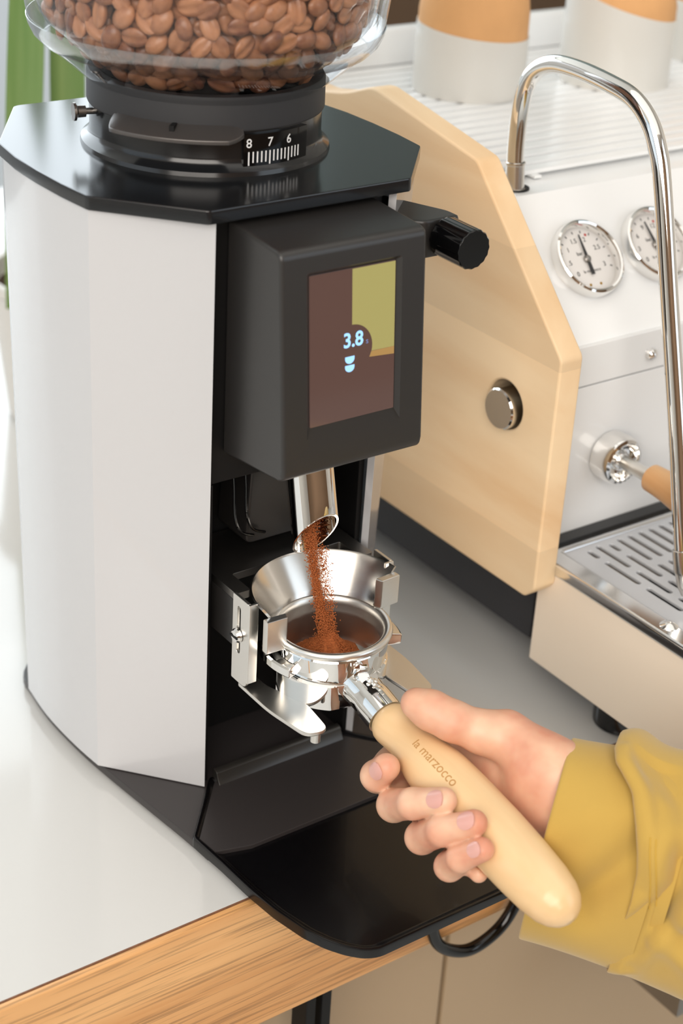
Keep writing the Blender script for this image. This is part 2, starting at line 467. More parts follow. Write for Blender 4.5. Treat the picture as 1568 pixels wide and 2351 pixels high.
# half outlines, left side from front to back
TOPL = [(-64, -7), (-107.5, 41), (-110, 65), (-111, 92), (-110.5, 118), (-107, 146), (-66, 212)]
plate_out = rounded_poly(TOPL+mirror(TOPL)[::-1], [2, 2, 0, 0, 0, 3, 4, 4, 3, 0, 0, 0, 2, 2])
make('top_plate', *prism(plate_out, 369.5, 377.2, w=1.0), 'black_plate', gr)
BASEL = [(-93, 172), (-98, 150), (-101, 120), (-100.5, 85), (-98, 53), (-92, 5), (-86.5, -40), (-83, -93), (-75.5, -137), (-64, -160), (-52, -170)]
bl = spline(np.array([(-60, 206)]+BASEL[:9]), 4)
base_left = [tuple(p) for p in bl]+BASEL[9:]
# base plate reaches under the body and the tray
base_half = [p for p in base_left if p[1] > -60]
base_poly = base_half+[(-60, -60)]+mirror([(-60, -60)])+mirror(base_half)[::-1]
make('base_plate', *prism(base_poly, 2.5, 8.6, w=0.8), 'charcoal', gr)
for sx in (-1, 1):
    for y in (20, 180):
        make('foot', *lathe([(0, 0), (9, 0), (10, 0.8), (10, 3.0), (0, 3.0)], (sx*70, y, 0), n=20), 'black_rubber', gr)
# white side panels, lofted from base outline to top outline
def panel(s):
    top = [(-57.5, -3.5), (-106, 42.5), (-108.5, 66), (-109.5, 92), (-109, 118), (-105.5, 145), (-65, 209)]
    bot = [(-55.5, 0.5), (-100.5, 53), (-102.5, 74), (-103.5, 98), (-103, 122), (-100, 150), (-62, 209)]
    inn_t = [(-55.2, 0.5), (-101, 46), (-104, 92), (-101, 142), (-62, 204)]
    inn_b = [(-53.2, 4.5), (-96, 56), (-98.5, 98), (-96, 146), (-60, 204)]
    def res(pts):
        a = spline(np.array(pts[1:-1]), 5); return [pts[0]]+[tuple(p) for p in a]+[pts[-1]]
    ot, ob = res(top), res(bot)
    n = len(ot)
    def res2(pts): # same count
        P = np.array(pts); L = np.r_[0, np.cumsum(np.linalg.norm(np.diff(P, axis=0), axis=1))]
        Q = np.linspace(0, L[-1], n); return [(np.interp(q, L, P[:, 0]), np.interp(q, L, P[:, 1])) for q in Q]
    it, ib = res2(inn_t), res2(inn_b)
    lb = [(s*-x, y) for x, y in ob+ib[::-1]]; lt = [(s*-x, y) for x, y in ot+it[::-1]]
    N = len(lb)
    V = [(x, y, 9.2) for x, y in lb]+[(x, y, 369.2) for x, y in lt]
    F = [[i, (i+1) % N, (i+1) % N+N, i+N] for i in range(N)]
    F += [[i, N-1-i, N-2-i, i+1] for i in range(n-1)]+[[N+i, N+i+1, N+N-2-i, N+N-1-i] for i in range(n-1)]
    return bevelled(V, F, 1.6, 3, 40)
make('side_panel', *panel(-1), 'white_panel', gr, angle=25)
make('side_panel', *panel(1), 'white_panel', gr, angle=25)
# black core
make('upper_core', *box(-54.5, 54.5, 4, 200, 214, 369.4, 2), 'black_matte', gr)
make('rear_core', *box(-54, 54, 52, 203, 9, 213, 1), 'black_matte', gr)
for s in (-1, 1):
    make('inner_cheek', *box(min(s*54.6, s*50.5), max(s*54.6, s*50.5), 5, 51.5, 9, 213.5, 1), 'black_matte', gr)
make('chute_shield', *prism(rounded_poly([(-20, 160), (20, 160), (16, 232), (-16, 232)], 6), 18, 50, 'y', w=2), 'black_satin', gr)
for x in (-33, -25):
    make('wire_guard', *tube(spline([(x, 16, 228), (x-1, 12, 222), (x, 11, 205), (x+1, 11, 186), (x+6, 12, 174), (x+16, 14, 168)], 6), 0.9, 8), 'gloss_black', gr)

# display housing: front face leans forward towards the bottom
def housing():
    prof = [(4, 367), (-41, 364.6), (-45.4, 363.2), (-46.4, 359.5), (-56, 247), (-55.4, 242), (-51.5, 239.6), (4, 233)]   # (y,z)
    n = len(prof); W = 46.2
    V = [(-W, y, z) for y, z in prof]+[(W, y, z) for y, z in prof]
    F = [list(range(n)), list(range(n, 2*n))[::-1]]+[[i, i+n, (i+1) % n+n, (i+1) % n] for i in range(n)]
    return V, F
hV, hF = housing()
hV, hF = bevelled(hV, hF, 3.2, 4, 18)
# front face frame: origin at centre, ey up the face
fy0, fz0, fy1, fz1 = -56.0, 247.0, -46.4, 359.5
fu = np.array((0, fy1-fy0, fz1-fz0)); flen = np.linalg.norm(fu); fu /= flen
fx = np.array((1., 0, 0)); fn = np.cross(fx, fu)
FC = np.array((0, (fy0+fy1)/2, (fz0+fz1)/2))
def fpt(x, v, d=0): return FC+fx*x+fu*v+fn*d     # v along face up, d outward
def cut(VF, cutter):
    obs = []
    for V_, F_ in (VF, cutter):
        me = bpy.data.meshes.new('tmp'); me.from_pydata(np.asarray(V_).tolist(), [], [list(map(int, f)) for f in F_]); me.update()
        ob = bpy.data.objects.new('tmp', me); COL.objects.link(ob); obs.append(ob)
    md = obs[0].modifiers.new('b', 'BOOLEAN'); md.object = obs[1]; md.operation = 'DIFFERENCE'; md.solver = 'EXACT'
    dg = bpy.context.evaluated_depsgraph_get(); dg.update()
    me = bpy.data.meshes.new_from_object(obs[0].evaluated_get(dg))
    out = np.array([v.co[:] for v in me.vertices]), [list(p.vertices) for p in me.polygons]
    for ob in obs: bpy.data.objects.remove(ob)
    return out
def rect(x0, x1, y0, y1, r, n=4): return rounded_poly([(x0, y0), (x1, y0), (x1, y1), (x0, y1)], r, n)
sx0, sx1, sv0, sv1 = -27.3, 27.3, -36.2, 46.0
def frustum(o0, o1, d0, d1):
    A = rect(*o0, 2.0); B = rect(*o1, 0.8); n = len(A)
    V = [fpt(x, v, d0) for x, v in A]+[fpt(x, v, d1) for x, v in B]
    F = [[i, (i+1) % n, (i+1) % n+n, i+n] for i in range(n)]+[list(range(n))[::-1], list(range(n, 2*n))]
    bm = bmesh.new(); vs = [bm.verts.new(v) for v in V]
    for f in F: bm.faces.new([vs[i] for i in f])
    bmesh.ops.recalc_face_normals(bm, faces=bm.faces); return from_bm(bm)
hV, hF = cut((hV, hF), frustum((sx0-4.0, sx1+3.2, sv0-8.5, sv1+3.2), (sx0-0.3, sx1+0.3, sv0-0.3, sv1+0.3), 0.6, -3.0))
hs = make('display_housing', hV, hF, 'black_satin', gr)
sc_o = make('screen', *xf(plate([rect(sx0, sx1, sv0, sv1, 0.6)], 0.8), fpt(0, 0, -2.7), fx, fu, fn), 'screen_base', (gr, hs))
sc_o['label'] = 'lit touchscreen showing 3.8'
ccx, ccv, cr_ = -0.6, 2.6, 13.2
arc = [(ccx+cr_*math.cos(a), ccv+cr_*math.sin(a)) for a in np.radians(np.linspace(90, -15, 15))]
ylw = [(ccx, sv1-0.3)]+arc+[(sx1-0.3, arc[-1][1]), (sx1-0.3, sv1-0.3)]
ylw = [(ccx, sv1-0.3)]+[p for p in arc]+[(sx1-0.3, -1.0), (sx1-0.3, sv1-0.3)]
make('screen_tile', *xf(plate([ylw[::-1]], 0.16), fpt(0, 0, -2.2), fx, fu, fn), 'screen_yellow', (gr, hs))
arc2 = [(ccx+cr_*math.cos(a), ccv+cr_*math.sin(a)) for a in np.radians(np.linspace(-16, -30, 5))]
org_ = [arc2[0], arc2[-1], (sx1-0.3, -5.2), (sx1-0.3, -1.1)]
make('screen_tile', *xf(plate([org_[::-1]], 0.16), fpt(0, 0, -2.2), fx, fu, fn), 'screen_orange', (gr, hs))
make('screen_digits', *xf(text('3.8', 11.2, 0.14, 0, 0.022), fpt(0.2, 7.2, -2.18), fx*0.95, fu, fn), 'screen_blue', (gr, hs))
make('screen_unit', *xf(text('s', 4.6, 0.14), fpt(9.2, 5.2, -2.18), fx, fu, fn), 'screen_blue_dim', (gr, hs))
def cup_icon(v0, w, h):
    return [(-w, v0+h)]+[(w*math.cos(a), v0+h*0.72*math.sin(a)+h*0.72) for a in np.radians(np.linspace(180, 360, 12))]+[(w, v0+h)]
make('screen_icon', *xf(plate([cup_icon(-5.4, 3.0, 4.0)], 0.14), fpt(-2.0, 0, -2.18), fx, fu, fn), 'screen_blue', (gr, hs))
make('screen_icon', *xf(plate([cup_icon(-10.0, 3.0, 3.8)], 0.14), fpt(-2.0, 0, -2.18), fx, fu, fn), 'screen_blue', (gr, hs))

# micro switch arm with ribbed knob on the right
arm = make('knob_arm', *prism(rounded_poly([(50, 30), (50, -6), (67, -19), (91, -19), (91, -8), (70, 40)], 3), 334, 356, w=2.5), 'black_satin', gr)
def knob_prof(n=72):
    V, F = lathe([(0, 0), (9.6, 0), (11.2, 1.2), (11.2, 25), (10.5, 26), (0, 26)], (80, -19.5, 346), (0, -1, 0), n)
    return V, F
kV, kF = lathe([(9.0, 0), (11.0, 1.2), (11.2, 2), (11.2, 25.2), (10.6, 26)], (80, -19.5, 346), (0, -1, 0), 64, cap=True)
ax = np.array((80, 0, 346.)); d = kV-ax; d[:, 1] = 0; ang = np.arctan2(d[:, 2], d[:, 0]); kV = kV+d*(0.022*np.cos(ang*16))[:, None]
make('knob', kV, kF, 'gloss_black', (gr, arm), angle=50)

# collar, adjustment ring, hopper seat
HX, HY = 0.0, 102.0
make('collar', *lathe([(50, 377.2), (70.5, 377.2), (70.0, 379.5), (66.6, 382.5), (65.2, 386), (65.2, 400.5), (60, 400.5)], (HX, HY, 0), n=96), 'black_plate', gr)
ar = make('adjustment_ring', *lathe([(60, 400.6), (66.2, 400.6), (66.6, 401.6), (66.4, 417), (65.4, 418.6), (60, 418.6)], (HX, HY, 0), n=96), 'black_rubber', gr)
# scale window
def cyl(phi, z, r): return (HX+r*math.cos(R2(phi)), HY+r*math.sin(R2(phi)), z)
def cyl_patch(p0, p1, z0, z1, r0, r1, n=16):
    V = []
    for i in range(n+1):
        p = p0+(p1-p0)*i/n
        V += [cyl(p, z0, r0), cyl(p, z0, r1), cyl(p, z1, r1), cyl(p, z1, r0)]
    F = []
    for i in range(n):
        for k in range(4): F.append([i*4+k, i*4+(k+1) % 4, i*4+4+(k+1) % 4, i*4+4+k])
    F += [[0, 3, 2, 1], [n*4, n*4+1, n*4+2, n*4+3]]
    return V, F
sc_b = make('scale_band', *cyl_patch(-104, -67, 380.6, 399.0, 64, 67.4), 'gloss_black', gr)
def cyl_text(body, size, phi, z, r):
    V, F = text(body, size, 0.2)
    V = np.array([cyl(phi+math.degrees(v[0]/r), z+v[1], r+v[2]) for v in V]); return V, F
for k in range(0, 14):
    phi = -101.5+k*2.15
    big = (k % 5 == 0)
    make('tick', *cyl_patch(phi-0.32, phi+0.32, 382.2 if big else 383.6, 389.6, 67.4, 67.6, 1), 'white_ink', (gr, sc_b))
for s_, phi in (('8', -101.5), ('7', -90.75), ('6', -80.0)):
    make('numeral', *cyl_text(s_, 7.0, phi, 394.0, 67.55), 'white_ink', (gr, sc_b))
make('scale_pointer', *prism([(-17.6, 35.2), (-14.8, 34.6), (-16.0, 38)], 377.3, 380.4, w=0.3), 'black_matte', gr)
# slide gate tab
def gate_tab():
    ph = np.linspace(190, 256, 24); V = []; n = len(ph)
    for i, p in enumerate(ph):
        u_ = i/(n-1); ro = 80.0 if 0.14 < u_ < 0.88 else 68 + 12*(u_/0.14 if u_ <= 0.14 else (1-u_)/0.12)
        V += [cyl(p, 405.0, 64), cyl(p, 399.6, ro), cyl(p, 397.2, ro), cyl(p, 399.0, 64)]
    F = []
    for i in range(n-1):
        for k in range(4): F.append([i*4+k, i*4+(k+1) % 4, i*4+4+(k+1) % 4, i*4+4+k])
    F += [[0, 3, 2, 1], [(n-1)*4+k for k in range(4)]]
    return bevelled(V, F, 0.5, 2, 40)
gt = make('gate_lever', *gate_tab(), 'tab_grey', gr)
make('gate_notch', *cyl_patch(223.5, 225.6, 401.0, 404.6, 67, 74, 2), 'black_matte', (gr, gt))
sV, sF = lathe([(0, -4), (1.8, -4), (1.8, 4.5), (3.2, 4.6), (3.4, 9), (1.6, 9.2), (1.6, 9.8), (5.0, 10), (5.0, 11.4), (0, 11.4)], (HX-64.5*math.cos(R2(14)), HY+64.5*math.sin(R2(14)), 397), (-math.cos(R2(14)), math.sin(R2(14)), 0), 20)
make('thumb_screw', sV, sF, 'steel_dark', gr)

# spout, obliquely cut
def spout():
    n = 56; A = np.array((0, -10.5, 240.)); dz = np.array((0, -0.24, -1.0)); dz /= np.linalg.norm(dz)
    e1 = np.array((1., 0, 0)); e2 = np.cross(dz, e1)      # e2 roughly +y/-y
    P0 = np.array((0, -24.5, 183.)); nn = np.array((0, -0.86, -0.506)); nn /= np.linalg.norm(nn)
    V = []; rings = []
    for R_, off in ((13.8, 0), (12.6, 0)):
        top = []; bot = []
        for j in range(n):
            a = 2*math.pi*j/n; c = A+R_*(math.cos(a)*e1+math.sin(a)*e2)
            t = ((P0-c)@nn)/(dz@nn); top.append(c-dz*6); bot.append(c+dz*t)
        rings.append((top, bot))
    m = 6
    for (top, bot), rev in ((rings[0], False), (rings[1], True)):
        rows = [[np.array(top[j])*(1-k/m)+np.array(bot[j])*(k/m) for j in range(n)] for k in range(m+1)]
        if rev: rows = rows[::-1]
        for r in rows: V += r
    F = []; K = 2*(m+1)
    for i in range(K-1):
        for j in range(n): F.append([i*n+j, i*n+(j+1) % n, (i+1)*n+(j+1) % n, (i+1)*n+j])
    return V, F
make('spout', *spout(), 'chrome', gr, angle=50)

# holder platform, funnel, brackets, fork
BX, BY, BZ = 1.0, -43.0, 132.0
pl_out = rounded_poly([(-48, 50), (-48, -17), (-38, -17), (-38, 3), (38, 3), (38, -17), (48, -17), (48, 50)], 1.5)
make('holder_platform', *prism(pl_out, 148.5, 153.5, w=0.4), 'steel_dark', gr)
make('holder_skirt', *box(-48, -45.8, -17, 50, 118, 148.4, 0.4), 'black_satin', gr)
make('holder_skirt', *box(45.8, 48, -17, 50, 118, 148.4, 0.4), 'black_satin', gr)
make('rivet', *lathe([(0, 1.4), (1.2, 1.2), (1.5, 0)], (-48, 22, 131), (-1, 0, 0), 12), 'steel', gr)
def fun_ring(a0, a1, n=72):
    prof_o = [(32.0, 133.4), (33.5, 136), (46.5, 153.6), (47.4, 154.8)]
    prof = prof_o+[(46.4, 155.4), (45.4, 154.4), (32.4, 136.8), (30.8, 133.6), (32.0, 133.4)]
    V, F = lathe(prof, (BX, BY, 0), n=n, a0=a0, a1=a1)
    m = n+1; k = len(prof)
    F.append([i*m for i in range(k-1)]); F.append([i*m+n for i in range(k-1)][::-1])
    return V, F
fn_o = make('funnel', *fun_ring(4, 178), 'steel', gr, angle=40)
for s, a in ((1, 4), (-1, 178)):
    ca, sa = math.cos(R2(a)), math.sin(R2(a))
    rad = np.array((ca, sa)); tan = np.array((sa, -ca)) if s > 0 else np.array((-sa, ca))
    c = np.array((BX, BY))
    q = [c+rad*31.5, c+rad*46.5, c+rad*46.5+tan*5, c+rad*33+tan*5]
    make('funnel_clip', *prism([tuple(p) for p in q], 128 if s < 0 else 133, 149 if s < 0 else 152, w=0.8, top=[tuple(p) for p in q]), 'steel_satin', gr)
for s in (-1, 1):
    # bracket with a slot: plate in the yz plane
    bp = plate([rounded_poly([(-33.5, 99), (-17.5, 99), (-17.5, 155.5), (-33.5, 155.5)], [5, 1, 1, 1]), slot2(-24, 134, 3.6, 31)[::-1]], 2.0, 0.3)
    br = make('bracket', *xf(bp, (s*49.2, 0, 0), (0, 1, 0), (0, 0, 1), (1*s, 0, 0) if s > 0 else (1, 0, 0)), 'steel_satin', gr)
    make('bracket_flange', *box(min(s*50.2, s*44), max(s*50.2, s*44), -35.0, -33.2, 103, 155.5, 0.5), 'steel_satin', (gr, br))
    sv, sf = lathe([(0, 3.4), (3.4, 3.0), (4.4, 1.6), (4.4, 0.2), (2.0, 0), (2.0, -3)], (s*50.3, -24.5, 131), (s, 0, 0), 24)
    make('bracket_screw', sv, sf, 'chrome', (gr, br))
    make('screw_slot', *box(min(s*53.2, s*54.0), max(s*53.2, s*54.0), -28.2, -20.8, 130.5, 131.5, 0), 'black_matte', (gr, br))
    fp = rounded_poly([(s*50, -24), (s*50, -56), (s*45, -88), (s*31, -90), (s*27.5, -60), (s*37.5, -36), (s*37.5, -24)], [2, 8, 7, 7, 8, 8, 2])
    make('fork_arm', *prism(fp if s < 0 else fp[::-1], 96.3, 98.7, w=0.5), 'steel_satin', gr)
    make('fork_screw', *lathe([(0, -7), (3, -7), (3, 0)], (s*36, -84, 96.2), n=14), 'steel_satin', gr)

# removable tray in front
def tray():
    left = [(-49, 6), (-52, 3), (-87.2, -38)]+[(-84.5, -66), (-83, -93), (-80.5, -115), (-75.5, -137), (-70, -150), (-64, -159.5), (-57, -167), (-49, -171)]
    out = left+mirror(left)[::-1]
    out = rounded_poly(out, [1, 2, 2]+[3]*7+[8]+[8]+[3]*7+[2, 2, 1], 3)
    P = np.array(out); n = len(P)
    ctr = np.array((0, -80))
    def inset(dst):
        Q = []
        for i in range(n):
            t = P[(i+1) % n]-P[i-1]; t /= np.linalg.norm(t)+1e-9; nrm = np.array((-t[1], t[0]))
            if (ctr-P[i])@nrm < 0: nrm = -nrm
            Q.append(P[i]+nrm*dst)
        return np.array(Q)
    loops = [(0, 4.0), (0, 8.8), (0.5, 10.2), (1.8, 10.4), (3.4, 9.4), (5.6, 6.8), (8.5, 5.8)]
    V = []; F = []
    for d_, z in loops:
        for p in inset(d_): V.append((p[0], p[1], z))
    k = len(loops)
    for i in range(k-1):
        for j in range(n): F.append([i*n+j, i*n+(j+1) % n, (i+1)*n+(j+1) % n, (i+1)*n+j])
    F.append([(k-1)*n+j for j in range(n)]); F.append(list(range(n))[::-1])
    return V, F
ty = make('drip_tray', *tray(), 'tray_black', gr, angle=60)
lipp = [(-6, 5.6), (-3.2, 7.5), (-0.6, 11.5), (1.0, 15.4), (2.6, 16.4), (5.2, 16.6), (5.6, 14), (5.6, 5.6)]
make('tray_lip', *prism(lipp, -46.5, 46.5, 'x', w=0.3), 'lip_black', (gr, ty), angle=60)

# ================================================================== HOPPER AND BEANS
hp = Thing('bean_hopper', 'clear round hopper full of roasted beans on top of the grinder', 'hopper', (HX, HY, 414))
outp = [(60, 411), (65.2, 414), (68, 415.5), (80, 425.5), (90.5, 434.5), (95, 439), (97.2, 444), (98.6, 452), (101, 470), (105, 520), (109, 600)]
inn = [(103.4, 600), (99.4, 520), (95.2, 470), (92.8, 455), (91.0, 449), (88.4, 445), (84.5, 441.4), (74, 432), (62, 421), (56, 415)]
sh = make('shell', *lathe(outp+inn, (HX, HY, 0), n=112), 'acrylic', hp, angle=40)
make('rim_glint_band', *lathe([(88.5, 433.4), (90.8, 433.6), (95.4, 438.2), (97.6, 443.2), (98.4, 446.5), (97.9, 446.6), (97.0, 443.4), (94.8, 438.8), (90.4, 434.2)], (HX, HY, 0), n=112), 'acrylic_glint', hp)  # thick bottom edge, made extra glossy to stand in for its bright reflection
make('lid', *lathe([(0, 606), (100, 606), (111, 604), (111, 600.4), (106, 600.4), (106, 598), (0, 598)], (HX, HY, 0), n=64), 'black_satin', hp)

def bean_mesh():
    nu, nv = 20, 9
    V = []; F = []
    a, b_, c = 6.6, 4.75, 3.5
    for i in range(nv+1):
        th = math.pi*i/nv
        for j in range(nu):
            ph = 2*math.pi*j/nu
            x = a*math.cos(th); y = b_*math.sin(th)*math.cos(ph); z = c*math.sin(th)*math.sin(ph)
            if z < 0: z *= 0.52
            # crease on the flat face
            if z < 0: z += 1.45*math.exp(-(y/0.8)**2)*math.sin(th)
            V.append((x, y, z))
    for i in range(nv):
        for j in range(nu): F.append([i*nu+j, (i+1)*nu+j, (i+1)*nu+(j+1) % nu, i*nu+(j+1) % nu])
    return np.array(V), F
bV, bF = bean_mesh()
bean_me = bpy.data.meshes.new('coffee_bean')
bean_me.from_pydata((bV*MM).tolist(), [], bF); bean_me.update(); bean_me.shade_smooth()
bean_me.materials.append(M['bean'])
def rin(z):
    zz = [415, 421, 432, 441.4, 445, 449, 455, 470, 520, 600]; rr = [56, 62, 74, 84.5, 88.4, 91, 92.8, 95.2, 99.4, 103.4]
    return np.interp(z, zz, rr)
def rot_for(phi, tilt_out, spin, flip, jit):
    """bean local z -> radially inward/outward, x spun in the tangent plane"""
    rad = Vector((math.cos(phi)*math.cos(tilt_out), math.sin(phi)*math.cos(tilt_out), math.sin(tilt_out)))
    up = Vector((0, 0, 1)); t = up.cross(rad).normalized(); w_ = rad.cross(t)
    x = t*math.cos(spin)+w_*math.sin(spin); z = rad*(1 if flip else -1); y = z.cross(x)
    m = Matrix((x, y, z)).transposed()
    j = Matrix.Rotation(random.uniform(-jit, jit), 3, 'X') @ Matrix.Rotation(random.uniform(-jit, jit), 3, 'Y')
    return m @ j
def layer(depth, zlist, p0, p1, pitch, stag=True):
    out = []
    for k, z in enumerate(zlist):
        r = rin(z)-depth
        n = max(3, int(R2(p1-p0)*r/pitch))
        cone = z < 438
        for i in range(n):
            phi = R2(p0)+R2(p1-p0)*(i+(0.5 if (k % 2 and stag) else 0)+random.uniform(-0.22, 0.22))/n
            zz = z+random.uniform(-1.6, 1.6); rr = rin(zz)-depth-random.uniform(0, 1.8)
            m = rot_for(phi, -0.7 if cone else -0.05, random.uniform(0, math.pi), random.random() < 0.4, 0.35).to_4x4()
            s = random.uniform(0.98, 1.24)
            m = Matrix.Translation(Vector((HX+rr*math.cos(phi), HY+rr*math.sin(phi), zz))*MM) @ m @ Matrix.Scale(s, 4)
            out.append(m)
    return out
zs = [424, 432, 441, 450, 459.4, 468.8, 478.2, 487.6]
vis = layer(5.2, zs, -206, -34, 11.6)
vis = vis[:300]
for m in vis:
    b_o = bpy.data.objects.new('coffee_bean', bean_me); COL.objects.link(b_o); b_o.matrix_world = m
    tag(b_o, 'roasted brown coffee bean lying against the front wall of the clear hopper', 'coffee bean', 'beans against the front of the hopper')
rest = layer(5.4, zs, -34, 154, 11.5)+layer(12.5, [423, 432, 441, 450, 459, 468, 477, 486, 495], 0, 360, 11.5)+layer(20, [432, 440, 450, 460, 470, 480, 490], 0, 360, 12)
rest += layer(5.4, [500, 509, 518, 527], 0, 360, 11.5)+layer(13, [504, 513, 522], 0, 360, 12)
for rr in np.arange(0, 86, 11):   # top surface and hidden middle layers
    for z in (428, 468, 500, 530):
        if rr > rin(z)-22 and z < 520: continue
        n = max(1, int(2*math.pi*rr/12))
        for i in range(n):
            phi = 2*math.pi*i/n+rr
            rest.append(Matrix.Translation(Vector((HX+rr*math.cos(phi), HY+rr*math.sin(phi), z+random.uniform(-3, 3)))*MM) @ rot_for(phi, 1.2, random.uniform(0, 3), True, 0.5).to_4x4())
Vs = []; Fs = []
bl_ = bV*MM
for i, m in enumerate(rest):
    A = np.array(m); Vs.append(bl_@A[:3, :3].T+A[:3, 3])
    n0 = i*len(bl_); Fs += [[n0+q for q in f] for f in bF]
o = make('coffee_beans', np.vstack(Vs)/MM, Fs, 'bean', org=(HX, HY, 415))
tag(o, 'mass of roasted coffee beans filling the middle and back of the hopper', 'coffee beans', kind='stuff')

# ================================================================== PORTAFILTER
pf = Thing('portafilter', 'chrome portafilter with pale maple handle held under the grinder spout', 'portafilter', (BX, BY, 88))
C0 = (BX, BY, 0)
make('body', *lathe([(29.6, 127.5), (33.0, 127.5), (33.6, 126.5), (33.2, 118), (32.6, 112.5), (33.8, 111.8), (34.0, 110.5), (33.6, 102), (31.8, 96), (27, 91.5), (20, 88.5), (0, 87.5)], C0, n=96), 'chrome', pf, angle=30)
bk = make('basket', *lathe([(33.2, 127.8), (35.0, 128.8), (35.7, 130.6), (35.2, 132.4), (33.6, 133.2), (31.6, 132.6), (30.2, 130.8), (29.6, 128), (29.4, 124.6), (28.8, 123.8), (28.8, 121.6), (28.6, 108), (27.2, 105.4), (24, 104.8), (0, 104.6)], C0, n=96), 'steel_satin', pf, angle=50)
for a in (178, -2):
    def ear(a):
        prof = [(33.0, 115.5), (41.5, 116.5), (42.3, 117.5), (42.3, 122), (41.3, 123), (33.0, 123.6)]
        V, F = lathe(prof, C0, n=16, a0=a-24, a1=a+24)
        k = len(prof); F.append([i*17 for i in range(k)]); F.append([i*17+16 for i in range(k)][::-1])
        return bevelled(V, F, 0.7, 2, 50)
    make('ear', *ear(a), 'chrome', pf)
# spiral ledge on the left of the body
def ledge_ring():
    V = []; n = 30
    for i in range(n+1):
        a = R2(176+70*i/n); f = min(1, (n-i)/4)
        for r_, z in ((33.4, 113.4), (35.3*f+33.4*(1-f), 112.8), (35.3*f+33.4*(1-f), 97.5), (32.0, 96)):
            V.append((BX+r_*math.cos(a), BY+r_*math.sin(a), z-1.5*i/n))
    F = []
    for i in range(n):
        for k in range(4): F.append([i*4+k, i*4+(k+1) % 4, i*4+4+(k+1) % 4, i*4+4+k])
    F += [[0, 1, 2, 3], [n*4+3, n*4+2, n*4+1, n*4]]
    return V, F
make('body_band', *ledge_ring(), 'chrome', pf)
# handle axis
A0 = np.array((0, -102., 102.)); Hh = np.array((0, -138., -23.)); Hh /= np.linalg.norm(Hh)
Hu = np.array((1., 0, 0)); Hw = np.cross(Hh, Hu); Hw = Hw if Hw[2] > 0 else -Hw
def hpt(s, phi, r):
    p = R2(phi); return A0+s*Hh+r*(math.cos(p)*Hu+math.sin(p)*Hw)
HS = [-2.5, -2.2, -0.6, 3, 7, 11, 16, 22, 28, 36, 50, 70, 97, 119, 137, 147, 153, 157, 159.5, 160.3]
HR = [9.0, 11.2, 12.6, 13.2, 12.8, 12.0, 11.5, 12.0, 13.1, 15.0, 17.0, 17.7, 17.9, 17.3, 16.1, 14.4, 11.9, 8.6, 4.6, 0.0]
def hrad(s): return np.interp(s, HS, HR)
ss = np.array(list(np.linspace(-2.5, 140, 50))+list(np.linspace(141, 160.3, 18)))
from_r = [(float(np.interp(s, HS, HR)), float(s)) for s in ss]
# smooth radii
rr_ = np.array([q[0] for q in from_r])
for _ in range(3): rr_[1:48] = (rr_[0:47]+2*rr_[1:48]+rr_[2:49])/4
rr_[-1] = 0
hd = make('handle', *lathe([(0.01, -2.5)]+list(zip(rr_, ss)), A0, n=64, e=(Hu, Hw, Hh)), 'maple_handle', pf, angle=60)
V, F = text('la marzocco', 7.4, 0.16, 1.2)
T = []
for v in V:
    s = 50.0+v[0]*1.06; phi = 118-math.degrees(v[1]/15.5); T.append(hpt(s, phi, float(np.interp(s, ss, rr_))+0.03+v[2]))
T = np.array(T)
lt = make('lettering', T, F, 'brand_ink', (pf, hd))
# neck
nk0 = np.array((0, -66., 109.)); nk1 = A0-Hh*1.5
npts = [nk0, nk0*0.6+nk1*0.4+np.array((0, 0, 0.8)), nk1]
npath = spline(npts, 8)
nr = np.interp(np.linspace(0, 1, len(npath)), [0, 0.3, 0.62, 0.68, 1.0], [14.5, 11.6, 11.0, 11.6, 11.4])
nko = make('neck', *tube(npath, nr, 40), 'chrome', pf)
# raised boss linking neck and body
make('neck_boss', *lathe([(8.5, -9), (9.4, -4), (8.2, 3), (6.0, 7), (0, 8.6)], (0.5, -77.5, 112), (0, -0.55, 0.83), 28), 'chrome', pf)
# lion emblem in relief on the neck
em = []
ec = (npath[6]+nk1)/2; ed = (nk1-npath[6]); ed /= np.linalg.norm(ed); eu = np.cross(ed, Hu); eu = eu if eu[2] > 0 else -eu
for (a_, b_, r_) in [(-7, 0, 2.6), (-5, 2.6, 1.6), (-4.6, -2.4, 1.6), (-8.6, 2.2, 1.3), (-8.8, -2, 1.3), (-3, 0.4, 2.0), (-0.5, 1.6, 1.9), (-0.6, -1.4, 1.7), (2, 0.4, 2.0), (3.6, 2.2, 1.2), (4, -1.8, 1.4), (5.6, 0.2, 1.5), (-6.6, 4.2, 1.0), (1.2, 3.6, 1.0), (1.4, -3.6, 1.0), (6.8, 2.4, 1.0), (7, -2.2, 1.0)]:
    c_ = ec+ed*a_+Hu*b_*1.0+eu*(math.sqrt(max(0.1, 11.2**2-b_*b_))-0.3)
    em.append(lathe([(0.01, r_*0.62), (r_*0.5, r_*0.5), (r_*0.87, r_*0.2), (r_, -0.3)], c_, tuple(eu), 12))
for b_ in (-6.2, 6.2): pass
em.append(xf(box(-9.6, 9.6, -5.4, 5.4, -1.2, 0.15, 0.3), ec+eu*10.2-ed*0.5, ed, Hu, eu))
make('emblem', *merge(*em), 'steel_satin', (pf, nko))

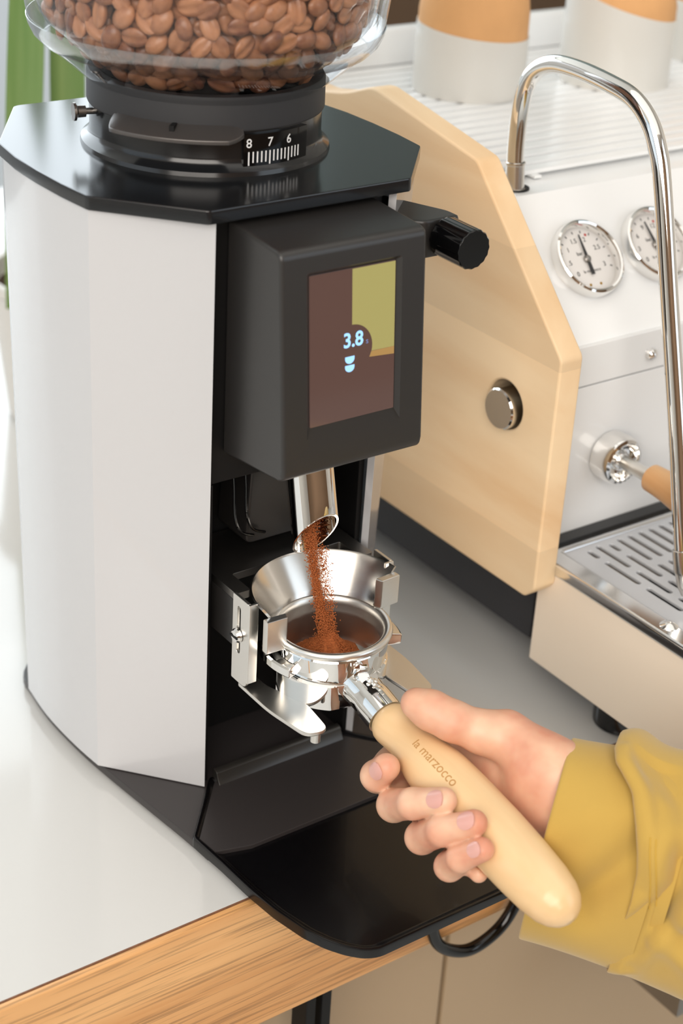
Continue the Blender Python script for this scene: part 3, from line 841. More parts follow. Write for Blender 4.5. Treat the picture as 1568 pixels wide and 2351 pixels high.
# ================================================================== COFFEE GROUNDS
def grains(centers, size):
    oct_ = np.array([(1, 0, 0), (-1, 0, 0), (0, 1, 0), (0, -1, 0), (0, 0, 1), (0, 0, -1)], float)
    of = [(0, 2, 4), (2, 1, 4), (1, 3, 4), (3, 0, 4), (2, 0, 5), (1, 2, 5), (3, 1, 5), (0, 3, 5)]
    V = []; F = []
    for i, c in enumerate(centers):
        sc_ = size*RNG.uniform(0.6, 1.35, 3)
        V.append(oct_*sc_+c); F += [[i*6+q for q in f] for f in of]
    return np.vstack(V), F
mc = np.array((4.0, -36.5))
n = 46; k = 12; mv = []; mf = []
def mound_z(r): return 104.8+11.0*math.exp(-(r/11.5)**2)+6.5*max(0, 1-r/21)
for i in range(k+1):
    r = 21.0*i/k
    for j in range(n):
        a = 2*math.pi*j/n; rr = r*(1+0.06*math.sin(3*a+1)+0.04*math.sin(7*a))
        mv.append((mc[0]+rr*math.cos(a), mc[1]+rr*math.sin(a), mound_z(r)+RNG.uniform(-.25, .25)))
for i in range(k):
    for j in range(n): mf.append([i*n+j, i*n+(j+1) % n, (i+1)*n+(j+1) % n, (i+1)*n+j])
gc = []
for _ in range(3600):
    r = 20.6*math.sqrt(RNG.random()); a = RNG.uniform(0, 2*math.pi)
    gc.append((mc[0]+r*math.cos(a), mc[1]+r*math.sin(a), mound_z(r)+RNG.uniform(0, .8)))
for _ in range(160):
    r = RNG.uniform(18.5, 21.5); a = RNG.uniform(0, 2*math.pi)
    gc.append((mc[0]+r*math.cos(a)*0.96, mc[1]+r*math.sin(a)*0.96, 105.0))
o = make('ground_coffee', *merge((mv, mf), grains(gc, 0.5)), 'grounds', org=(BX, BY, 105), smooth=False)
tag(o, 'mound of fresh brown ground coffee in the portafilter basket', 'ground coffee', kind='stuff')
P = spline([(-1.5, -18.5, 192), (-1.2, -21, 178), (-0.4, -25.5, 160), (1.0, -29.5, 142), (2.6, -34, 126), (3.4, -36, 118)], 10)
sgc = []
for _ in range(6800):
    t = RNG.random(); i = t*(len(P)-1); i0 = int(i); f = i-i0
    p = P[i0]*(1-f)+P[min(i0+1, len(P)-1)]*f
    w_ = np.interp(t, [0, 0.25, 0.5, 1], [6.4, 4.6, 3.0, 6.0])
    sgc.append(p+np.array((RNG.normal(0, w_*0.46), RNG.normal(0, w_*0.36), 0)))
for _ in range(900):   # wisp of finer fall to the right
    t = RNG.random()
    sgc.append(np.array((4.0+3.5*t, -25-13*t, 174-56*t))+RNG.normal(0, 1.6, 3))
gV, gF = grains(sgc, 0.42)
o = make('falling_coffee', gV, gF, 'grounds', org=(0, -25, 116), smooth=False)
tag(o, 'loose stream of brown ground coffee pouring from the spout', 'ground coffee', kind='stuff')

# ================================================================== ESPRESSO MACHINE
em_ = Thing('espresso_machine', 'white espresso machine with maple side boards, gauges and a chrome steam wand', 'espresso machine', (450, 100, 0))
XB, XE = 172.0, 830.0
bodyp = [(1, 84.5), (1, 246), (74, 322), (398, 322), (398, 84.5)]
make('body', *prism(bodyp, 191, XE, 'x', w=1.0), 'white_enamel', em_, angle=25)
make('lower_panel', *box(191, XE, -2.2, 0.9, 106, 217.4, 0.6), 'white_enamel', em_)
make('middle_band', *box(191, XE, -2.6, 0.9, 218.6, 246.5, 0.9), 'white_enamel', em_)
make('base', *box(207, XE-15, 4, 396, 29.0, 84, 1), 'base_grey', em_)
def board(x0, x1):
    out = rounded_poly([(-21, 87), (-30, 96), (-29, 256), (65.5, 354), (176, 373), (205, 362), (235, 356), (400, 356), (400, 87)], [2, 3, 3, 3, 8, 10, 6, 3, 3])
    hole = circle2(16.5, 209, 16.2, 40)
    V, F = plate([out, hole[::-1]], x1-x0, 1.6)
    return xf((V, F), ((x0+x1)/2, 0, 0), (0, 1, 0), (0, 0, 1), (1, 0, 0))
bd = make('side_board', *board(XB, XB+18), 'maple', em_, angle=40)
make('board_knob', *lathe([(0, 22), (12.6, 22), (13.6, 21), (13.6, 0)], (188.5, 16.5, 207), (-1, 0, 0), 40), 'chrome', (em_, bd))
make('side_board', *board(XE, XE+18), 'maple', em_, angle=40)
# cup warming rails on top
for i in range(19):
    y = 100+i*14.2
    make('top_slat', *box(238, XE-20, y, y+10.4, 324.6, 327.6, 0.8), 'white_enamel', em_)
make('top_rail', *box(192, XE-2, 386, 398, 322, 352, 3), 'white_enamel', em_)
for i in range(4):
    make('slat_support', *box(250+i*165, 256+i*165, 96, 384, 322.8, 324.7, 0.3), 'white_enamel', em_)
# gauges on the sloping panel
gn = np.array((0, -0.7207, 0.6933)); gu = np.array((0, 0.6933, 0.7207)); gx = np.array((1., 0, 0))
for gi, (gxx, needle, tl) in enumerate(((247.8, 2, None), (309.2, -6, None))):
    c = np.array((gxx, 38.2, 285.4))
    def P3(x, v, d): return c+gx*x+gu*v+gn*d
    gz = make('pressure_gauge', *lathe([(23.4, -2), (26.2, -1), (26.4, 3.5), (25.6, 7.0), (24.4, 7.8), (23.2, 7.2), (22.4, 5.0), (22.2, 1.5)], c, n=64, e=(gx, gu, gn)), 'chrome', em_)
    make('dial', *lathe([(0.01, 1.6), (22.3, 1.6)], c, n=48, e=(gx, gu, gn)), 'dial_white', (em_, gz))
    make('dial_glass', *lathe([(0.01, 6.0), (23.0, 6.0)], c, n=48, e=(gx, gu, gn)), 'gauge_glass', (em_, gz))
    if gi == 0:
        nums = [('0', -128), ('.5', -92), ('1', -54), ('1.5', -18), ('2', 20), ('2.5', 62), ('3', 112)]
        unit = 'bar'
    else:
        nums = [('0', -128), ('3', -92), ('6', -54), ('9', -18), ('12', 20), ('15', 62), ('18', 112)]; unit = 'bar'
    vf = []
    for s_, a_ in nums:
        x = 14.2*math.sin(R2(a_)); v = 14.2*math.cos(R2(a_))
        vf.append(xf(text(s_, 4.6, 0.1), P3(x, v, 1.75), gx, gu, gn))
    vf.append(xf(text(unit, 3.8, 0.1), P3(-3.5, 4.6, 1.75), gx, gu, gn))
    vf.append(xf(text('la marzocco', 3.0, 0.1), P3(1, -8.0, 1.75), gx, gu, gn))
    make('dial_print', *merge(*vf), 'dial_ink', (em_, gz))
    tk = []
    for q in range(13):
        a_ = R2(-128+240*q/12)
        er = gx*math.sin(a_)+gu*math.cos(a_); et = gx*math.cos(a_)-gu*math.sin(a_)
        tk.append(xf(box(-0.35, 0.35, -0.9, 0.9, -0.05, 0.05, 0), c+er*19.4+gn*1.75, et, er, gn))
    make('dial_ticks', *merge(*tk), 'dial_ink', (em_, gz))
    for a_, mk in ((24, 'dial_red'), (196, 'brass'), (168, 'brass')):
        make('dial_mark', *lathe([(0.01, 0.3), (0.9, 0.2), (1.0, 0)], P3(18*math.sin(R2(a_)), 18*math.cos(R2(a_)), 1.7), tuple(gn), 10), mk, (em_, gz))
    a_ = R2(needle); er = gx*math.sin(a_)+gu*math.cos(a_); et = gx*math.cos(a_)-gu*math.sin(a_)
    nV, nF = plate([[(-0.35, 17), (0.35, 17), (1.1, 0), (1.3, -11), (-1.3, -11), (-1.1, 0)]], 0.5)
    make('needle', *xf((nV, nF), c+gn*3.2, et, er, gn), 'dial_ink', (em_, gz))
    make('needle_hub', *lathe([(0.01, 1.4), (1.8, 1.0), (2.6, 0), (2.6, -1.2)], c+gn*3.4, tuple(gn), 20), 'steel_dark', (em_, gz))
make('band_screw', *lathe([(0, 4.6), (2.0, 4.2), (3.8, 2.4), (4.2, 0)], (277.5, -2.6, 230), (0, -1, 0), 24), 'chrome', em_)
# steam lever
lv = make('steam_lever', *lathe([(15.5, 0), (17, 1), (17, 12), (15.6, 15.6), (13.2, 16.2), (12.2, 14), (11, 9.5), (7.5, 8.6), (7.2, 12), (5.5, 14.5), (0, 15)], (251, -2.2, 164), (0, -1, 0), 48), 'chrome', em_)
make('lever_rod', *lathe([(0, 10), (4.6, 10), (4.6, 44), (0, 44)], (251, -2.2, 164), (0, -1, 0), 24), 'steel_satin', (em_, lv))
make('lever_grip', *lathe([(0, 40), (7.6, 40), (9.2, 41.5), (9.6, 50), (10.4, 58), (12.6, 72), (14, 84), (13.6, 92), (11, 98), (0, 99)], (251, -2.2, 164), (0, -1, 0), 40), 'beech', (em_, lv), angle=50)
# steam wand
wx = 225.0
wpts = [(wx, 87.5, 322), (wx, 90, 351), (wx, 88.6, 380), (wx, 81, 398), (wx, 64.5, 407.5), (wx, 41, 409.4), (wx, 12, 407.2), (wx, -7, 403.5), (wx, -22, 394), (wx, -32, 380), (wx, -40, 360), (wx, -60.3, 290), (wx, -82.6, 214), (wx, -100, 150), (wx, -105, 133)]
wd = make('steam_wand', *tube(spline(wpts, 8), 5.7, 28), 'chrome', em_)
make('wand_collar', *lathe([(7.4, 0), (6.6, 0.3), (6.0, 15), (6.7, 15.6), (6.7, 17), (5.8, 17.3)], (wx, 87.5, 322.5), (0, 0.08, 1), 28), 'steel', (em_, wd))
make('wand_seat', *lathe([(0, 0), (9.5, 0), (9.5, 0.9), (0, 0.9)], (wx+1, 88, 322.2), n=28), 'black_matte', (em_, wd))
wt = np.array((0, -0.28, -0.96)); wt /= np.linalg.norm(wt)
make('wand_tip', *lathe([(5.9, 0), (6.8, 0.5), (6.8, 14), (6.0, 16), (5.2, 24), (3.0, 30), (0, 31)], (wx, -101, 147), tuple(wt), 28), 'steel', (em_, wd))
# drip tray of the machine
TY0, TY1 = -205.0, -3.0
V, F = plate([rounded_poly([(190, TY0), (XE+10, TY0), (XE+10, -14), (190, -14)], 2), rounded_poly([(204, TY0+13), (XE-4, TY0+13), (XE-4, -18), (204, -18)], 2)[::-1]], 71.5, 0.8)
dt = make('machine_drip_tray', V+np.array((0, 0, 65.75)), F, 'beige_panel', em_)
dt['label'] = 'beige box below the slotted grate'
def rim_loop(): return [rounded_poly([(188.6, TY0-1), (XE+11, TY0-1), (XE+11, -10), (188.6, -10)], 3), rounded_poly([(204.5, TY0+14), (XE-4, TY0+14), (XE-4, -19), (204.5, -19)], 2)[::-1]]
V, F = plate(rim_loop(), 9.0, 2.2)
make('tray_rim', V+np.array((0, 0, 106.2)), F, 'steel_bright', (em_, dt))
make('tray_shadow_gap', *box(196, XE-4, -13, -3, 99, 113, 0.5), 'gloss_black', (em_, dt))
slots = []
for col in range(61):
    x = 222+col*9.7
    if x > XE-16: break
    if col in (0, 2) or (col > 8 and col % 4 in (0, 2)): rows = [(-30.3, 10.5), (-57.7, 32), (-95.6, 31.5), (-133.6, 31.5), (-165, 18)]
    else: rows = [(-38.4, 32), (-76.6, 31.5), (-114.6, 31.5), (-152.6, 31.5)]
    for (y, l) in rows: slots.append(slot2(x, y, 4.0, l)[::-1])
go = rounded_poly([(205.5, TY0+15), (XE-5, TY0+15), (XE-5, -18), (205.5, -18)], 2)
V, F = plate([go]+slots, 2.2, 0.4)
make('grate', V+np.array((0, 0, 107.6)), F, 'grate_grey', (em_, dt))
make('grate_pan', *box(203, XE-3, TY0+12, -17, 60, 62, 0), 'black_matte', (em_, dt))
make('rim_bolt', *lathe([(0, 2.6), (3.0, 2.4), (5.6, 0.6), (6, 0)], (199, -122, 110.7), n=24), 'chrome', (em_, dt))
for x in (226, 780):
    for y in (-73, 360):
        make('foot', *lathe([(0, 0), (17.5, 0), (19.7, 1.5), (20, 5), (19.5, 24), (17, 30), (0, 30)], (x, y, 0), n=40), 'gloss_black', em_)

# cups upside down on the top
def cup(x, y, label, r=42.5, h=88, tilt=(0, 0), zline=34):
    t = Thing('cup', label, 'cup', (x, y, 327.6), 'upturned cups on the machine')
    n = 64
    prof = [(r-2.4, 0), (r, 0.6), (r+0.4, 6)]+[(r+0.2, 14), (r, 24)]
    V = []; F = []
    # white glazed band with a tilted upper border
    rows = 8
    for k in range(rows+1):
        for j in range(n):
            a = 2*math.pi*j/n; zt = zline+tilt[0]*math.cos(a)+tilt[1]*math.sin(a)
            z = zt*k/rows; rr = r+0.6-0.8*(z/h)
            V.append((x+rr*math.cos(a), y+rr*math.sin(a), 327.7+z))
    for k in range(rows):
        for j in range(n): F.append([k*n+j, k*n+(j+1) % n, (k+1)*n+(j+1) % n, (k+1)*n+j])
    base = len(V)
    for j in range(n):
        a = 2*math.pi*j/n; zt = zline+tilt[0]*math.cos(a)+tilt[1]*math.sin(a); V.append((x+(r-3)*math.cos(a), y+(r-3)*math.sin(a), 327.7+zt))
    for j in range(n): F.append([rows*n+j, rows*n+(j+1) % n, base+(j+1) % n, base+j])
    make('glazed_band', V, F, 'glaze', t)
    make('clay_body', *lathe([(r-3.6, 0.8), (r-1.0, 1.2), (r-0.6, 30), (r-0.9, 60), (r-2.5, h-16), (r-6, h-6), (r-11, h-1), (r-14, h), (0, h-1.5)], (x, y, 327.7), n=n), 'terracotta', t, angle=60)
cup(345, 284, 'upturned clay cup with a white glazed lower half nearest the hopper', tilt=(-3, 3), zline=47)
cup(476, 262, 'upturned clay cup with a slanting white glaze line behind the steam wand', r=43.5, h=82, tilt=(-8, 8), zline=62)
cup(618, 300, 'upturned clay cup at the right picture edge', r=43, h=84, tilt=(-2, 2), zline=46)

# ================================================================== PERSON (hand, forearm, sleeve)
def smin(a, b, k):
    h_ = np.clip(0.5+0.5*(b-a)/k, 0, 1); return b*(1-h_)+a*h_-k*h_*(1-h_)
def cone_sdf(P, a, b, ra, rb):
    a = np.asarray(a, np.float32); b = np.asarray(b, np.float32)
    ba = b-a; L2 = float(ba@ba)
    t = np.clip(((P-a)@ba)/L2, 0, 1)
    q = P-a-t[..., None]*ba
    return np.sqrt((q*q).sum(-1))-(ra+(rb-ra)*t)
def chain(P, pts, k=3.0):
    d_ = None
    for (p, r), (p2, r2) in zip(pts[:-1], pts[1:]):
        c = cone_sdf(P, p, p2, r, r2); d_ = c if d_ is None else smin(d_, c, k)
    return d_
def surface_nets(D, org, st):
    nx, ny, nz = D.shape
    ins = D < 0
    idx = -np.ones((nx-1, ny-1, nz-1), np.int64)
    cs = np.zeros((nx-1, ny-1, nz-1), np.int8)
    for a in (0, 1):
        for b in (0, 1):
            for c in (0, 1): cs += ins[a:nx-1+a, b:ny-1+b, c:nz-1+c]
    act = (cs > 0) & (cs < 8)
    I = np.argwhere(act); idx[act] = np.arange(len(I))
    acc = np.zeros((len(I), 3)); cnt = np.zeros(len(I))
    corners = [(a, b, c) for a in (0, 1) for b in (0, 1) for c in (0, 1)]
    for p in corners:
        for ax_ in range(3):
            if p[ax_] == 0:
                q = list(p); q[ax_] = 1
                d0 = D[I[:, 0]+p[0], I[:, 1]+p[1], I[:, 2]+p[2]]; d1 = D[I[:, 0]+q[0], I[:, 1]+q[1], I[:, 2]+q[2]]
                cr = (d0 < 0) != (d1 < 0)
                t = np.where(cr, d0/(d0-d1+1e-12), 0)
                pos = np.tile(np.array(p, float), (len(I), 1)); pos[:, ax_] += t
                acc += pos*cr[:, None]; cnt += cr
    V = org+(I+acc/cnt[:, None])*st
    F = []
    for ax_ in range(3):
        u_, v_ = (ax_+1) % 3, (ax_+2) % 3
        sl0 = [slice(None)]*3; sl1 = [slice(None)]*3
        sl0[ax_] = slice(0, -1); sl1[ax_] = slice(1, None)
        A = ins[tuple(sl0)]; B = ins[tuple(sl1)]
        E_ = np.argwhere(A != B)
        ok = (E_[:, u_] > 0) & (E_[:, v_] > 0) & (E_[:, u_] < D.shape[u_]-1) & (E_[:, v_] < D.shape[v_]-1)
        E_ = E_[ok]
        def cell(du, dv):
            q = E_.copy(); q[:, u_] -= du; q[:, v_] -= dv; return idx[q[:, 0], q[:, 1], q[:, 2]]
        quad = np.stack([cell(1, 1), cell(0, 1), cell(0, 0), cell(1, 0)], 1)
        flip = ~A[E_[:, 0], E_[:, 1], E_[:, 2]]
        quad[flip] = quad[flip][:, ::-1]
        F.append(quad)
    return V, np.vstack(F)

WR = np.array((49., -203., 93.))          # wrist centre
AD = np.array((0.62, -0.78, -0.04)); AD /= np.linalg.norm(AD)   # forearm direction
fing = {
 'index':  [(hpt(2, 322, 34), 11), (hpt(10, 272, 27.5), 9.6), (hpt(19, 232, 26.5), 9.0), (hpt(26, 203, 26.5), 8.4), (hpt(31.5, 178, 23.8), 7.7)],
 'middle': [(hpt(18, 322, 33), 10.6), (hpt(30, 270, 28), 9.6), (hpt(42, 221, 29.3), 9.1), (hpt(60, 178, 26.6), 8.3), (hpt(75, 145, 25.2), 7.3)],
 'ring':   [(hpt(42, 322, 33), 10.2), (hpt(55, 270, 28), 9.2), (hpt(68, 221, 29.5), 8.8), (hpt(84.5, 172, 26.6), 8.0), (hpt(97, 136, 25.4), 7.2)],
 'pinky':  [(hpt(66, 320, 32), 9.2), (hpt(80, 270, 27), 8.3), (hpt(91.5, 221, 28.6), 7.8), (hpt(101, 182, 25.6), 7.2), (hpt(109.5, 151, 24.3), 6.4)],
}
thumb = [(np.array((46., -192., 106.)), 18), (np.array((36., -160., 112.5)), 13.6), (np.array((25., -153., 115.)), 11.4), (hpt(37, 65, 28.0), 10.6), (hpt(26, 79, 27.0), 10.4), (hpt(18.5, 89, 27.0), 8.6)]
lo = np.array((-45., -300., 40.)); hi = np.array((125., -75., 150.)); st = 1.25
dims = np.ceil((hi-lo)/st).astype(int)
G = np.stack(np.meshgrid(*[lo[i]+st*np.arange(dims[i]) for i in range(3)], indexing='ij'), -1).astype(np.float32)
D = None
for k_, pts in fing.items():
    c = chain(G, pts, 2.5); D = c if D is None else smin(D, c, 1.3)
palm = chain(G, thumb, 5.0)
for k_, r1 in (('index', 15), ('middle', 17), ('ring', 17), ('pinky', 16)):
    p, r0 = fing[k_][0]
    palm = smin(palm, cone_sdf(G, p, WR+np.array((0, 0, -6)), r0+1.5, r1+2), 7)
palm = smin(palm, cone_sdf(G, (42., -186., 100.), (50., -206., 94.), 20.0, 20.0), 7)       # thenar
palm = smin(palm, cone_sdf(G, hpt(90, 268, 27), hpt(104, 234, 20.5), 8.0, 5.0), 5)   # heel of the hand under the handle
palm = smin(palm, cone_sdf(G, hpt(88, 318, 36), WR+np.array((-2, 4, -14)), 13.0, 15), 7)   # little finger side
palm = smin(palm, cone_sdf(G, WR+np.array((1, 1, -2)), WR+AD*90, 21, 25), 8)
palm = smin(palm, cone_sdf(G, WR+np.array((1, 1, -9)), WR+AD*90+np.array((0, 0, -7)), 20.5, 25), 8)
D = smin(D, palm, 5.0)
rel = G-A0.astype(np.float32); S_ = rel@Hh.astype(np.float32)
rad_ = np.sqrt(np.maximum((rel*rel).sum(-1)-S_*S_, 0))
dh = rad_-np.interp(S_, HS, HR).astype(np.float32)
inh = (S_ > -2) & (S_ < 160)
D = np.where(inh, np.maximum(D, -(dh-0.15)), D)
hV_, hF_ = surface_nets(D, lo, st)
# light smoothing
nb = np.zeros_like(hV_); ct_ = np.zeros(len(hV_))
for a, b in ((0, 1), (1, 2), (2, 3), (3, 0)):
    np.add.at(nb, hF_[:, a], hV_[hF_[:, b]]); np.add.at(ct_, hF_[:, a], 1)
    np.add.at(nb, hF_[:, b], hV_[hF_[:, a]]); np.add.at(ct_, hF_[:, b], 1)
hV_ = hV_*0.5+0.5*nb/ct_[:, None]
del G, rel, S_, rad_, dh

ps = Thing('person', 'person in a mustard sleeve gripping the portafilter handle with the right hand', 'person', tuple(WR+AD*90))
hand = make('hand', hV_, hF_, 'skin', ps, angle=180)
for k_, wdt, ln in (('index', 5.0, 5.6), ('middle', 5.0, 6.0), ('ring', 4.9, 6.0), ('pinky', 4.1, 4.9)):
    (p1, r1), (p2, r2) = fing[k_][-2], fing[k_][-1]
    t = p2-p1; t /= np.linalg.norm(t)
    axp = A0+Hh*((p2-A0)@Hh); o_ = p2-axp; o_ -= t*(o_@t); o_ /= np.linalg.norm(o_)
    sd = np.cross(t, o_); c = p2-t*0.2
    nu, nv = 10, 10; V = []; F = []
    for sgn, lift in ((1, 0.55), (0, -0.4)):
        for i in range(nu+1):
            for j in range(nv+1):
                a = -1+2*i/nu; b = -1+2*j/nv
                # squircle
                x = a*math.sqrt(1-0.42*b*b); y = b*math.sqrt(1-0.42*a*a)
                th = x*wdt/(r2+0.2); rr = r2+lift-0.35*max(0, y)**2*1.6
                V.append(c+t*(y*ln*0.86)+rr*(math.cos(th)*o_+math.sin(th)*sd))
    N = (nu+1)*(nv+1)
    for i in range(nu):
        for j in range(nv):
            q = i*(nv+1)+j; F.append([q, q+nv+1, q+nv+2, q+1]); F.append([N+q, N+q+1, N+q+nv+2, N+q+nv+1])
    ring_ = [i*(nv+1) for i in range(nu+1)]+[nu*(nv+1)+j for j in range(1, nv+1)]+[i*(nv+1)+nv for i in range(nu-1, -1, -1)]+[j for j in range(nv-1, 0, -1)]
    for a, b in zip(ring_, ring_[1:]+ring_[:1]): F.append([a, b, b+N, a+N])
    make('fingernail', V, F, 'nail', (ps, hand), angle=50)

# sleeve: turned-up cuff plus bunched sleeve behind it
E1 = np.array((0, 0, 1.))-AD*AD[2]; E1 /= np.linalg.norm(E1); E2 = np.cross(AD, E1)    # E2 points away from the camera or to it
if E2@np.array((-0.55, -0.6, 0.55)) < 0: E2 = -E2
SC = np.array((45., -191., 60.))
def gs(x, w_): return math.exp(-(x/w_)**2)
def poly_d(t, th, pts):
    """distance in mm from (t, th) to a polyline on the sleeve"""
    x, y = t, 48*th; best = 1e9
    for (t0, h0), (t1, h1) in zip(pts[:-1], pts[1:]):
        x0, y0, x1, y1 = t0, 48*h0, t1, 48*h1; dx, dy = x1-x0, y1-y0
        u_ = min(1, max(0, ((x-x0)*dx+(y-y0)*dy)/(dx*dx+dy*dy)))
        best = min(best, math.hypot(x-x0-u_*dx, y-y0-u_*dy))
    return best
FOLDS = [   # depth, width, line
    (9.5, 6.0, [(44, 2.3), (53, 1.9), (59, 1.62), (64, 1.4), (69, 1.22), (72, 1.0), (70, 0.8)]),
    (2.2, 3.2, [(60, 2.25), (62, 1.85)]), (2.2, 3.2, [(51, 2.28), (55, 1.84)]),
    (4.5, 5.5, [(69, 1.42), (78, 1.54), (94, 1.7)]),
    (3.6, 8.0, [(45, 0.0), (55, 0.14), (64, 0.3), (74, 0.6)]),
    (1.7, 3.6, [(35, 0.05), (45, 0.26), (53, 0.5), (57, 0.74)]),
    (6.0, 9.0, [(88, 0.4), (98, 1.0), (94, 1.5)]), (6.0, 8.0, [(112, 0.2), (118, 1.2), (108, 2.2)]), (6.0, 8.0, [(150, 0.2), (140, 1.2), (150, 2.2)]),
]
def overlap(th):
    th = (th+math.pi) % (2*math.pi)-math.pi
    if th > 0: return min(1, max(0, (1.15-th)/0.4))
    return min(1, max(0, (1.9+th)/0.5))
def t_start(th):     # where the bunched sleeve overlaps the cuff
    th = (th+math.pi) % (2*math.pi)-math.pi
    return float(np.interp(th, [-3.1, -1.5, -0.3, 0.0, 0.15, 0.25, 0.38, 0.62, 0.83, 1.0, 1.3, 3.1], [50, 40, 24, 23, 25, 30, 37, 43, 47.5, 50, 51, 50]))
def sleeve_pt(t, th, off=0.0, cuff=False):
    c, s = math.cos(th), math.sin(th)          # c: up, s: towards camera
    a, b = 61.5+0.03*t, 42.5+0.09*t
    w_ = 0.9*math.sin(3*th+0.05*t+0.6)+0.7*math.sin(4*th-0.06*t+1)
    if cuff:
        w_ -= 8.0*gs(poly_d(t, th, [(50, 0.75), (44, 0.95), (35, 1.25), (26, 1.65)]), 10)*min(1, t/16)
        w_ += 1.6*gs(poly_d(t, th, [(0, 0.9), (20, 0.6), (40, 0.5)]), 8)
    else:
        ov = overlap(th); d_ = t-t_start(th)
        w_ += 0.5+ov*(7.5*gs(d_-7, 12)+2.4)+2.5*(1-gs(max(0, t-60), 30))
        if t < 175:
            for A, wd, ln in FOLDS:
                q = poly_d(t, th, ln)
                if q < wd*4: w_ += A*(-gs(q, wd)+0.22*gs(q-2.1*wd, wd))
        if t > 90: w_ += 2.2*math.sin(2.2*th+t*0.055+1.2)*min(1, (t-90)/30)
        lim = -1.2 if d_ < 14 and ov < 0.3 else -30
        w_ = max(w_, lim)
    e = 2.25
    r = (abs(c/(a+w_+off))**e+abs(s/(b+w_+off))**e)**(-1/e)
    e1 = r*c; e2 = r*s
    return SC+AD*(t+0.05*e1)+E1*e1+E2*e2+np.array((0, 0, -0.00012*t*t))
def grid_surf(fn_, ts, nth):
    V = []; F = []
    for t in ts:
        for j in range(nth): V.append(fn_(t, 2*math.pi*j/nth))
    for i in range(len(ts)-1):
        for j in range(nth): F.append([i*nth+j, i*nth+(j+1) % nth, (i+1)*nth+(j+1) % nth, (i+1)*nth+j])
    return V, F
nth = 160
ts = np.r_[[-9.0, -8.0, -7.0, -6.0, -5.0, -4.0], np.linspace(0, 130, 100), np.linspace(133, 330, 60)]
def main_pt(t, th):
    t0 = t_start(th)
    if t < 0:
        k = int(round(t)); tt, of = {-9: (16, -9), -8: (8, -7.5), -7: (3, -6.0), -6: (0.8, -4.2), -5: (0.0, -2.2), -4: (0.2, -0.8)}[k]
        return sleeve_pt(t0+tt, th, of*(0.25+0.75*overlap(th)))
    return sleeve_pt(t0+0.9+t, th)
mainV, mainF = grid_surf(main_pt, ts, nth)
n0 = len(mainV); mainF.append([n0-nth+j for j in range(nth)])
sl = make('sleeve', mainV, mainF, 'mustard', ps, angle=180)
# cuff: outer skin, rolled edge, inner skin
cw = np.r_[np.linspace(60, 1.5, 40)]
cv = []
for t in cw: cv.append([sleeve_pt(t, 2*math.pi*j/nth, 0, True) for j in range(nth)])
for t, off in ((0.4, -0.4), (0, -1.3), (0.4, -2.2), (1.5, -2.6)): cv.append([sleeve_pt(t, 2*math.pi*j/nth, off, True) for j in range(nth)])
for t in np.linspace(4, 70, 24): cv.append([sleeve_pt(t, 2*math.pi*j/nth, -2.6, True) for j in range(nth)])
F = []
for i in range(len(cv)-1):
    for j in range(nth): F.append([i*nth+j, i*nth+(j+1) % nth, (i+1)*nth+(j+1) % nth, (i+1)*nth+j])
make('cuff', np.array(cv).reshape(-1, 3), F, 'mustard', (ps, sl), angle=180)
for ln in ([(51.5, 0.7), (53, 0.8), (58, 1.07), (61, 1.36)], [(54.5, 0.7), (56, 0.8), (61, 1.06), (64, 1.3)]):
    pl = spline(np.array(ln), 14)
    make('seam_stitch', *tube([sleeve_pt(t, th, 0.1) for t, th in pl], 0.4, 6), 'stitch', (ps, sl))

# ================================================================== SMALL THINGS
o = make('power_cord', *tube(spline([(46, -101.5, -4), (46, -101.5, -40), (50, -101.5, -76), (60, -102, -96), (82, -103, -108), (106, -102, -104), (120, -101.5, -88), (128, -101.5, -60), (131, -101.5, -20), (132, -101, -1), (133, -95, 4.5), (134, -86, 4.4)], 8), 4.2, 16), 'gloss_black', org=(80, -100, -108))
tag(o, 'thick black power cord looping down below the grinder tray', 'cord')
kb = Thing('knock_box', 'grey metal drawer with a black bar poking out below the yellow sleeve', 'knock box', (330, -70, -219))
make('side_wall', *box(249, 251.5, -147, -30.6, -219, -194.5, 0.5), 'steel_dark', kb)
make('side_wall', *box(405, 407.5, -147, -30.6, -219, -194.5, 0.5), 'steel_dark', kb)
make('front_wall', *box(251.6, 404.9, -147, -144.5, -219, -194.5, 0.5), 'steel_dark', kb)
make('bottom', *box(251.6, 404.9, -144.4, -30.6, -219, -217, 0.3), 'steel_dark', kb)
kbar = make('knock_bar', *lathe([(0, 0), (7, 0), (8, 1), (8, 150), (0, 150)], (252.5, -118, -204), (1, 0, 0), 24), 'black_rubber', kb)
make('bar_sleeve', *lathe([(8.3, 0), (8.3, 8), (7.5, 8)], (253, -118, -204), (1, 0, 0), 24), 'chrome', (kb, kbar))

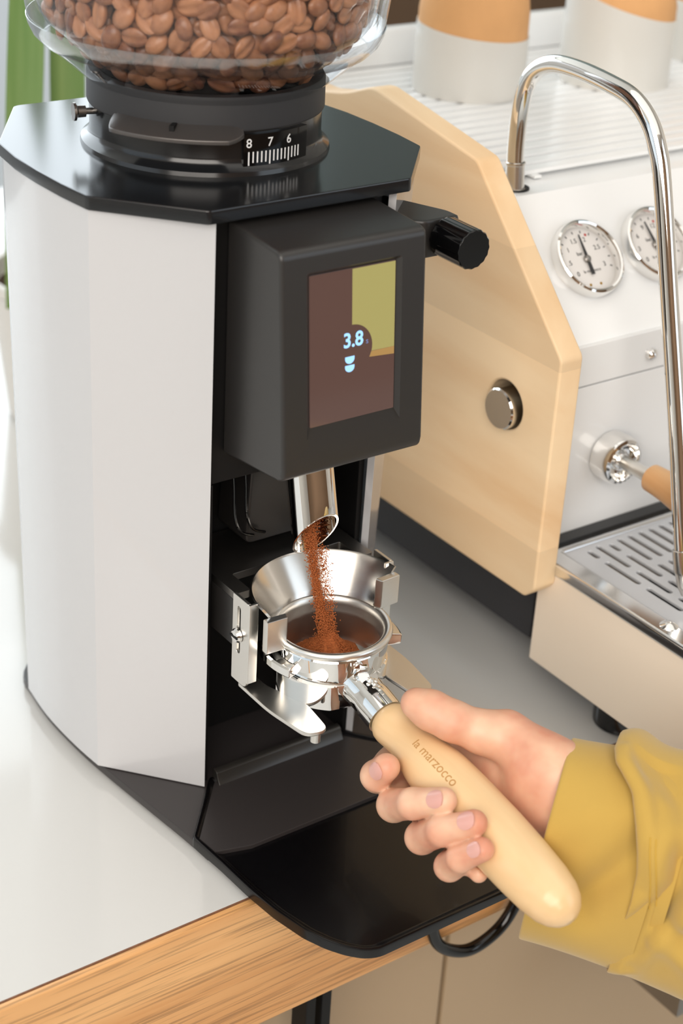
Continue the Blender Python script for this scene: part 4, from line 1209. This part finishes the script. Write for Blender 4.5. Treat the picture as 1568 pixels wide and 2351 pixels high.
# plants and things behind
def leaf(base, tip, width, bend, n=16):
    base = np.array(base, float); tip = np.array(tip, float)
    V = []; F = []
    ax_ = tip-base; L_ = np.linalg.norm(ax_); ax_ /= L_
    side = np.cross(ax_, np.array((0.53, 0.70, -0.2))); side /= np.linalg.norm(side); nrm = np.cross(side, ax_)
    for i in range(n+1):
        t = i/n; w_ = width*(0.62+0.55*math.sin(math.pi*min(t*0.9+0.1, 1)))*(1-max(0, (t-0.72)/0.28)**2.2)*0.5+0.05
        c = base+ax_*L_*t+nrm*bend*math.sin(t*math.pi)
        for q, dp in ((-1, 3), (-0.5, 0.6), (0, 0), (0.5, 0.6), (1, 3)): V.append(c+side*w_*q-nrm*dp+nrm*0.7)
        for q, dp in ((1, 3), (0.5, 0.6), (0, 0), (-0.5, 0.6), (-1, 3)): V.append(c+side*w_*q-nrm*dp-nrm*0.7)
    for i in range(n):
        for j in range(10): F.append([i*10+j, i*10+(j+1) % 10, (i+1)*10+(j+1) % 10, (i+1)*10+j])
    F += [list(range(10))[::-1], [n*10+j for j in range(10)]]
    return V, F
pt_ = Thing('potted_plant', 'plant with tall upright green leaves in a pale pot behind the grinder', 'plant', (140, 540, 0))
make('pot', *lathe([(0, 0), (58, 0), (62, 4), (74, 120), (78, 124), (78, 132), (72, 132), (70, 118), (0, 116)], (140, 540, 0), n=40), 'pot', pt_)
make('soil', *lathe([(0, 120), (69, 118)], (140, 540, 0), n=30), 'soil', pt_)
for b_, tp, w_, bd_ in (((72, 512, 118), (96, 506, 520), 25, 3), ((124, 518, 118), (124, 510, 500), 24, -4), ((170, 530, 118), (196, 540, 420), 30, 8), ((196, 560, 118), (226, 590, 480), 30, 6), ((180, 575, 118), (240, 610, 360), 28, 8)):
    make('leaf', *leaf(b_, tp, w_, bd_), 'leaf', pt_)
pb = Thing('bushy_plant', 'bushy yellow green plant in a brown pot beyond the espresso machine', 'plant', (520, 640, 0))
make('pot', *lathe([(0, 0), (70, 0), (88, 170), (92, 180), (84, 180), (80, 168), (0, 166)], (520, 640, 0), n=36), 'brown_pot', pb)
for i in range(46):
    a = RNG.uniform(0, 2*math.pi); e_ = RNG.uniform(0.2, 1.3); L_ = RNG.uniform(70, 140)
    b_ = np.array((520+RNG.uniform(-40, 40), 640+RNG.uniform(-40, 40), 165))
    make('leaf', *leaf(b_, b_+L_*np.array((math.cos(a)*math.cos(e_), math.sin(a)*math.cos(e_), math.sin(e_))), 34, 8, 8), 'bush_leaf', pb)
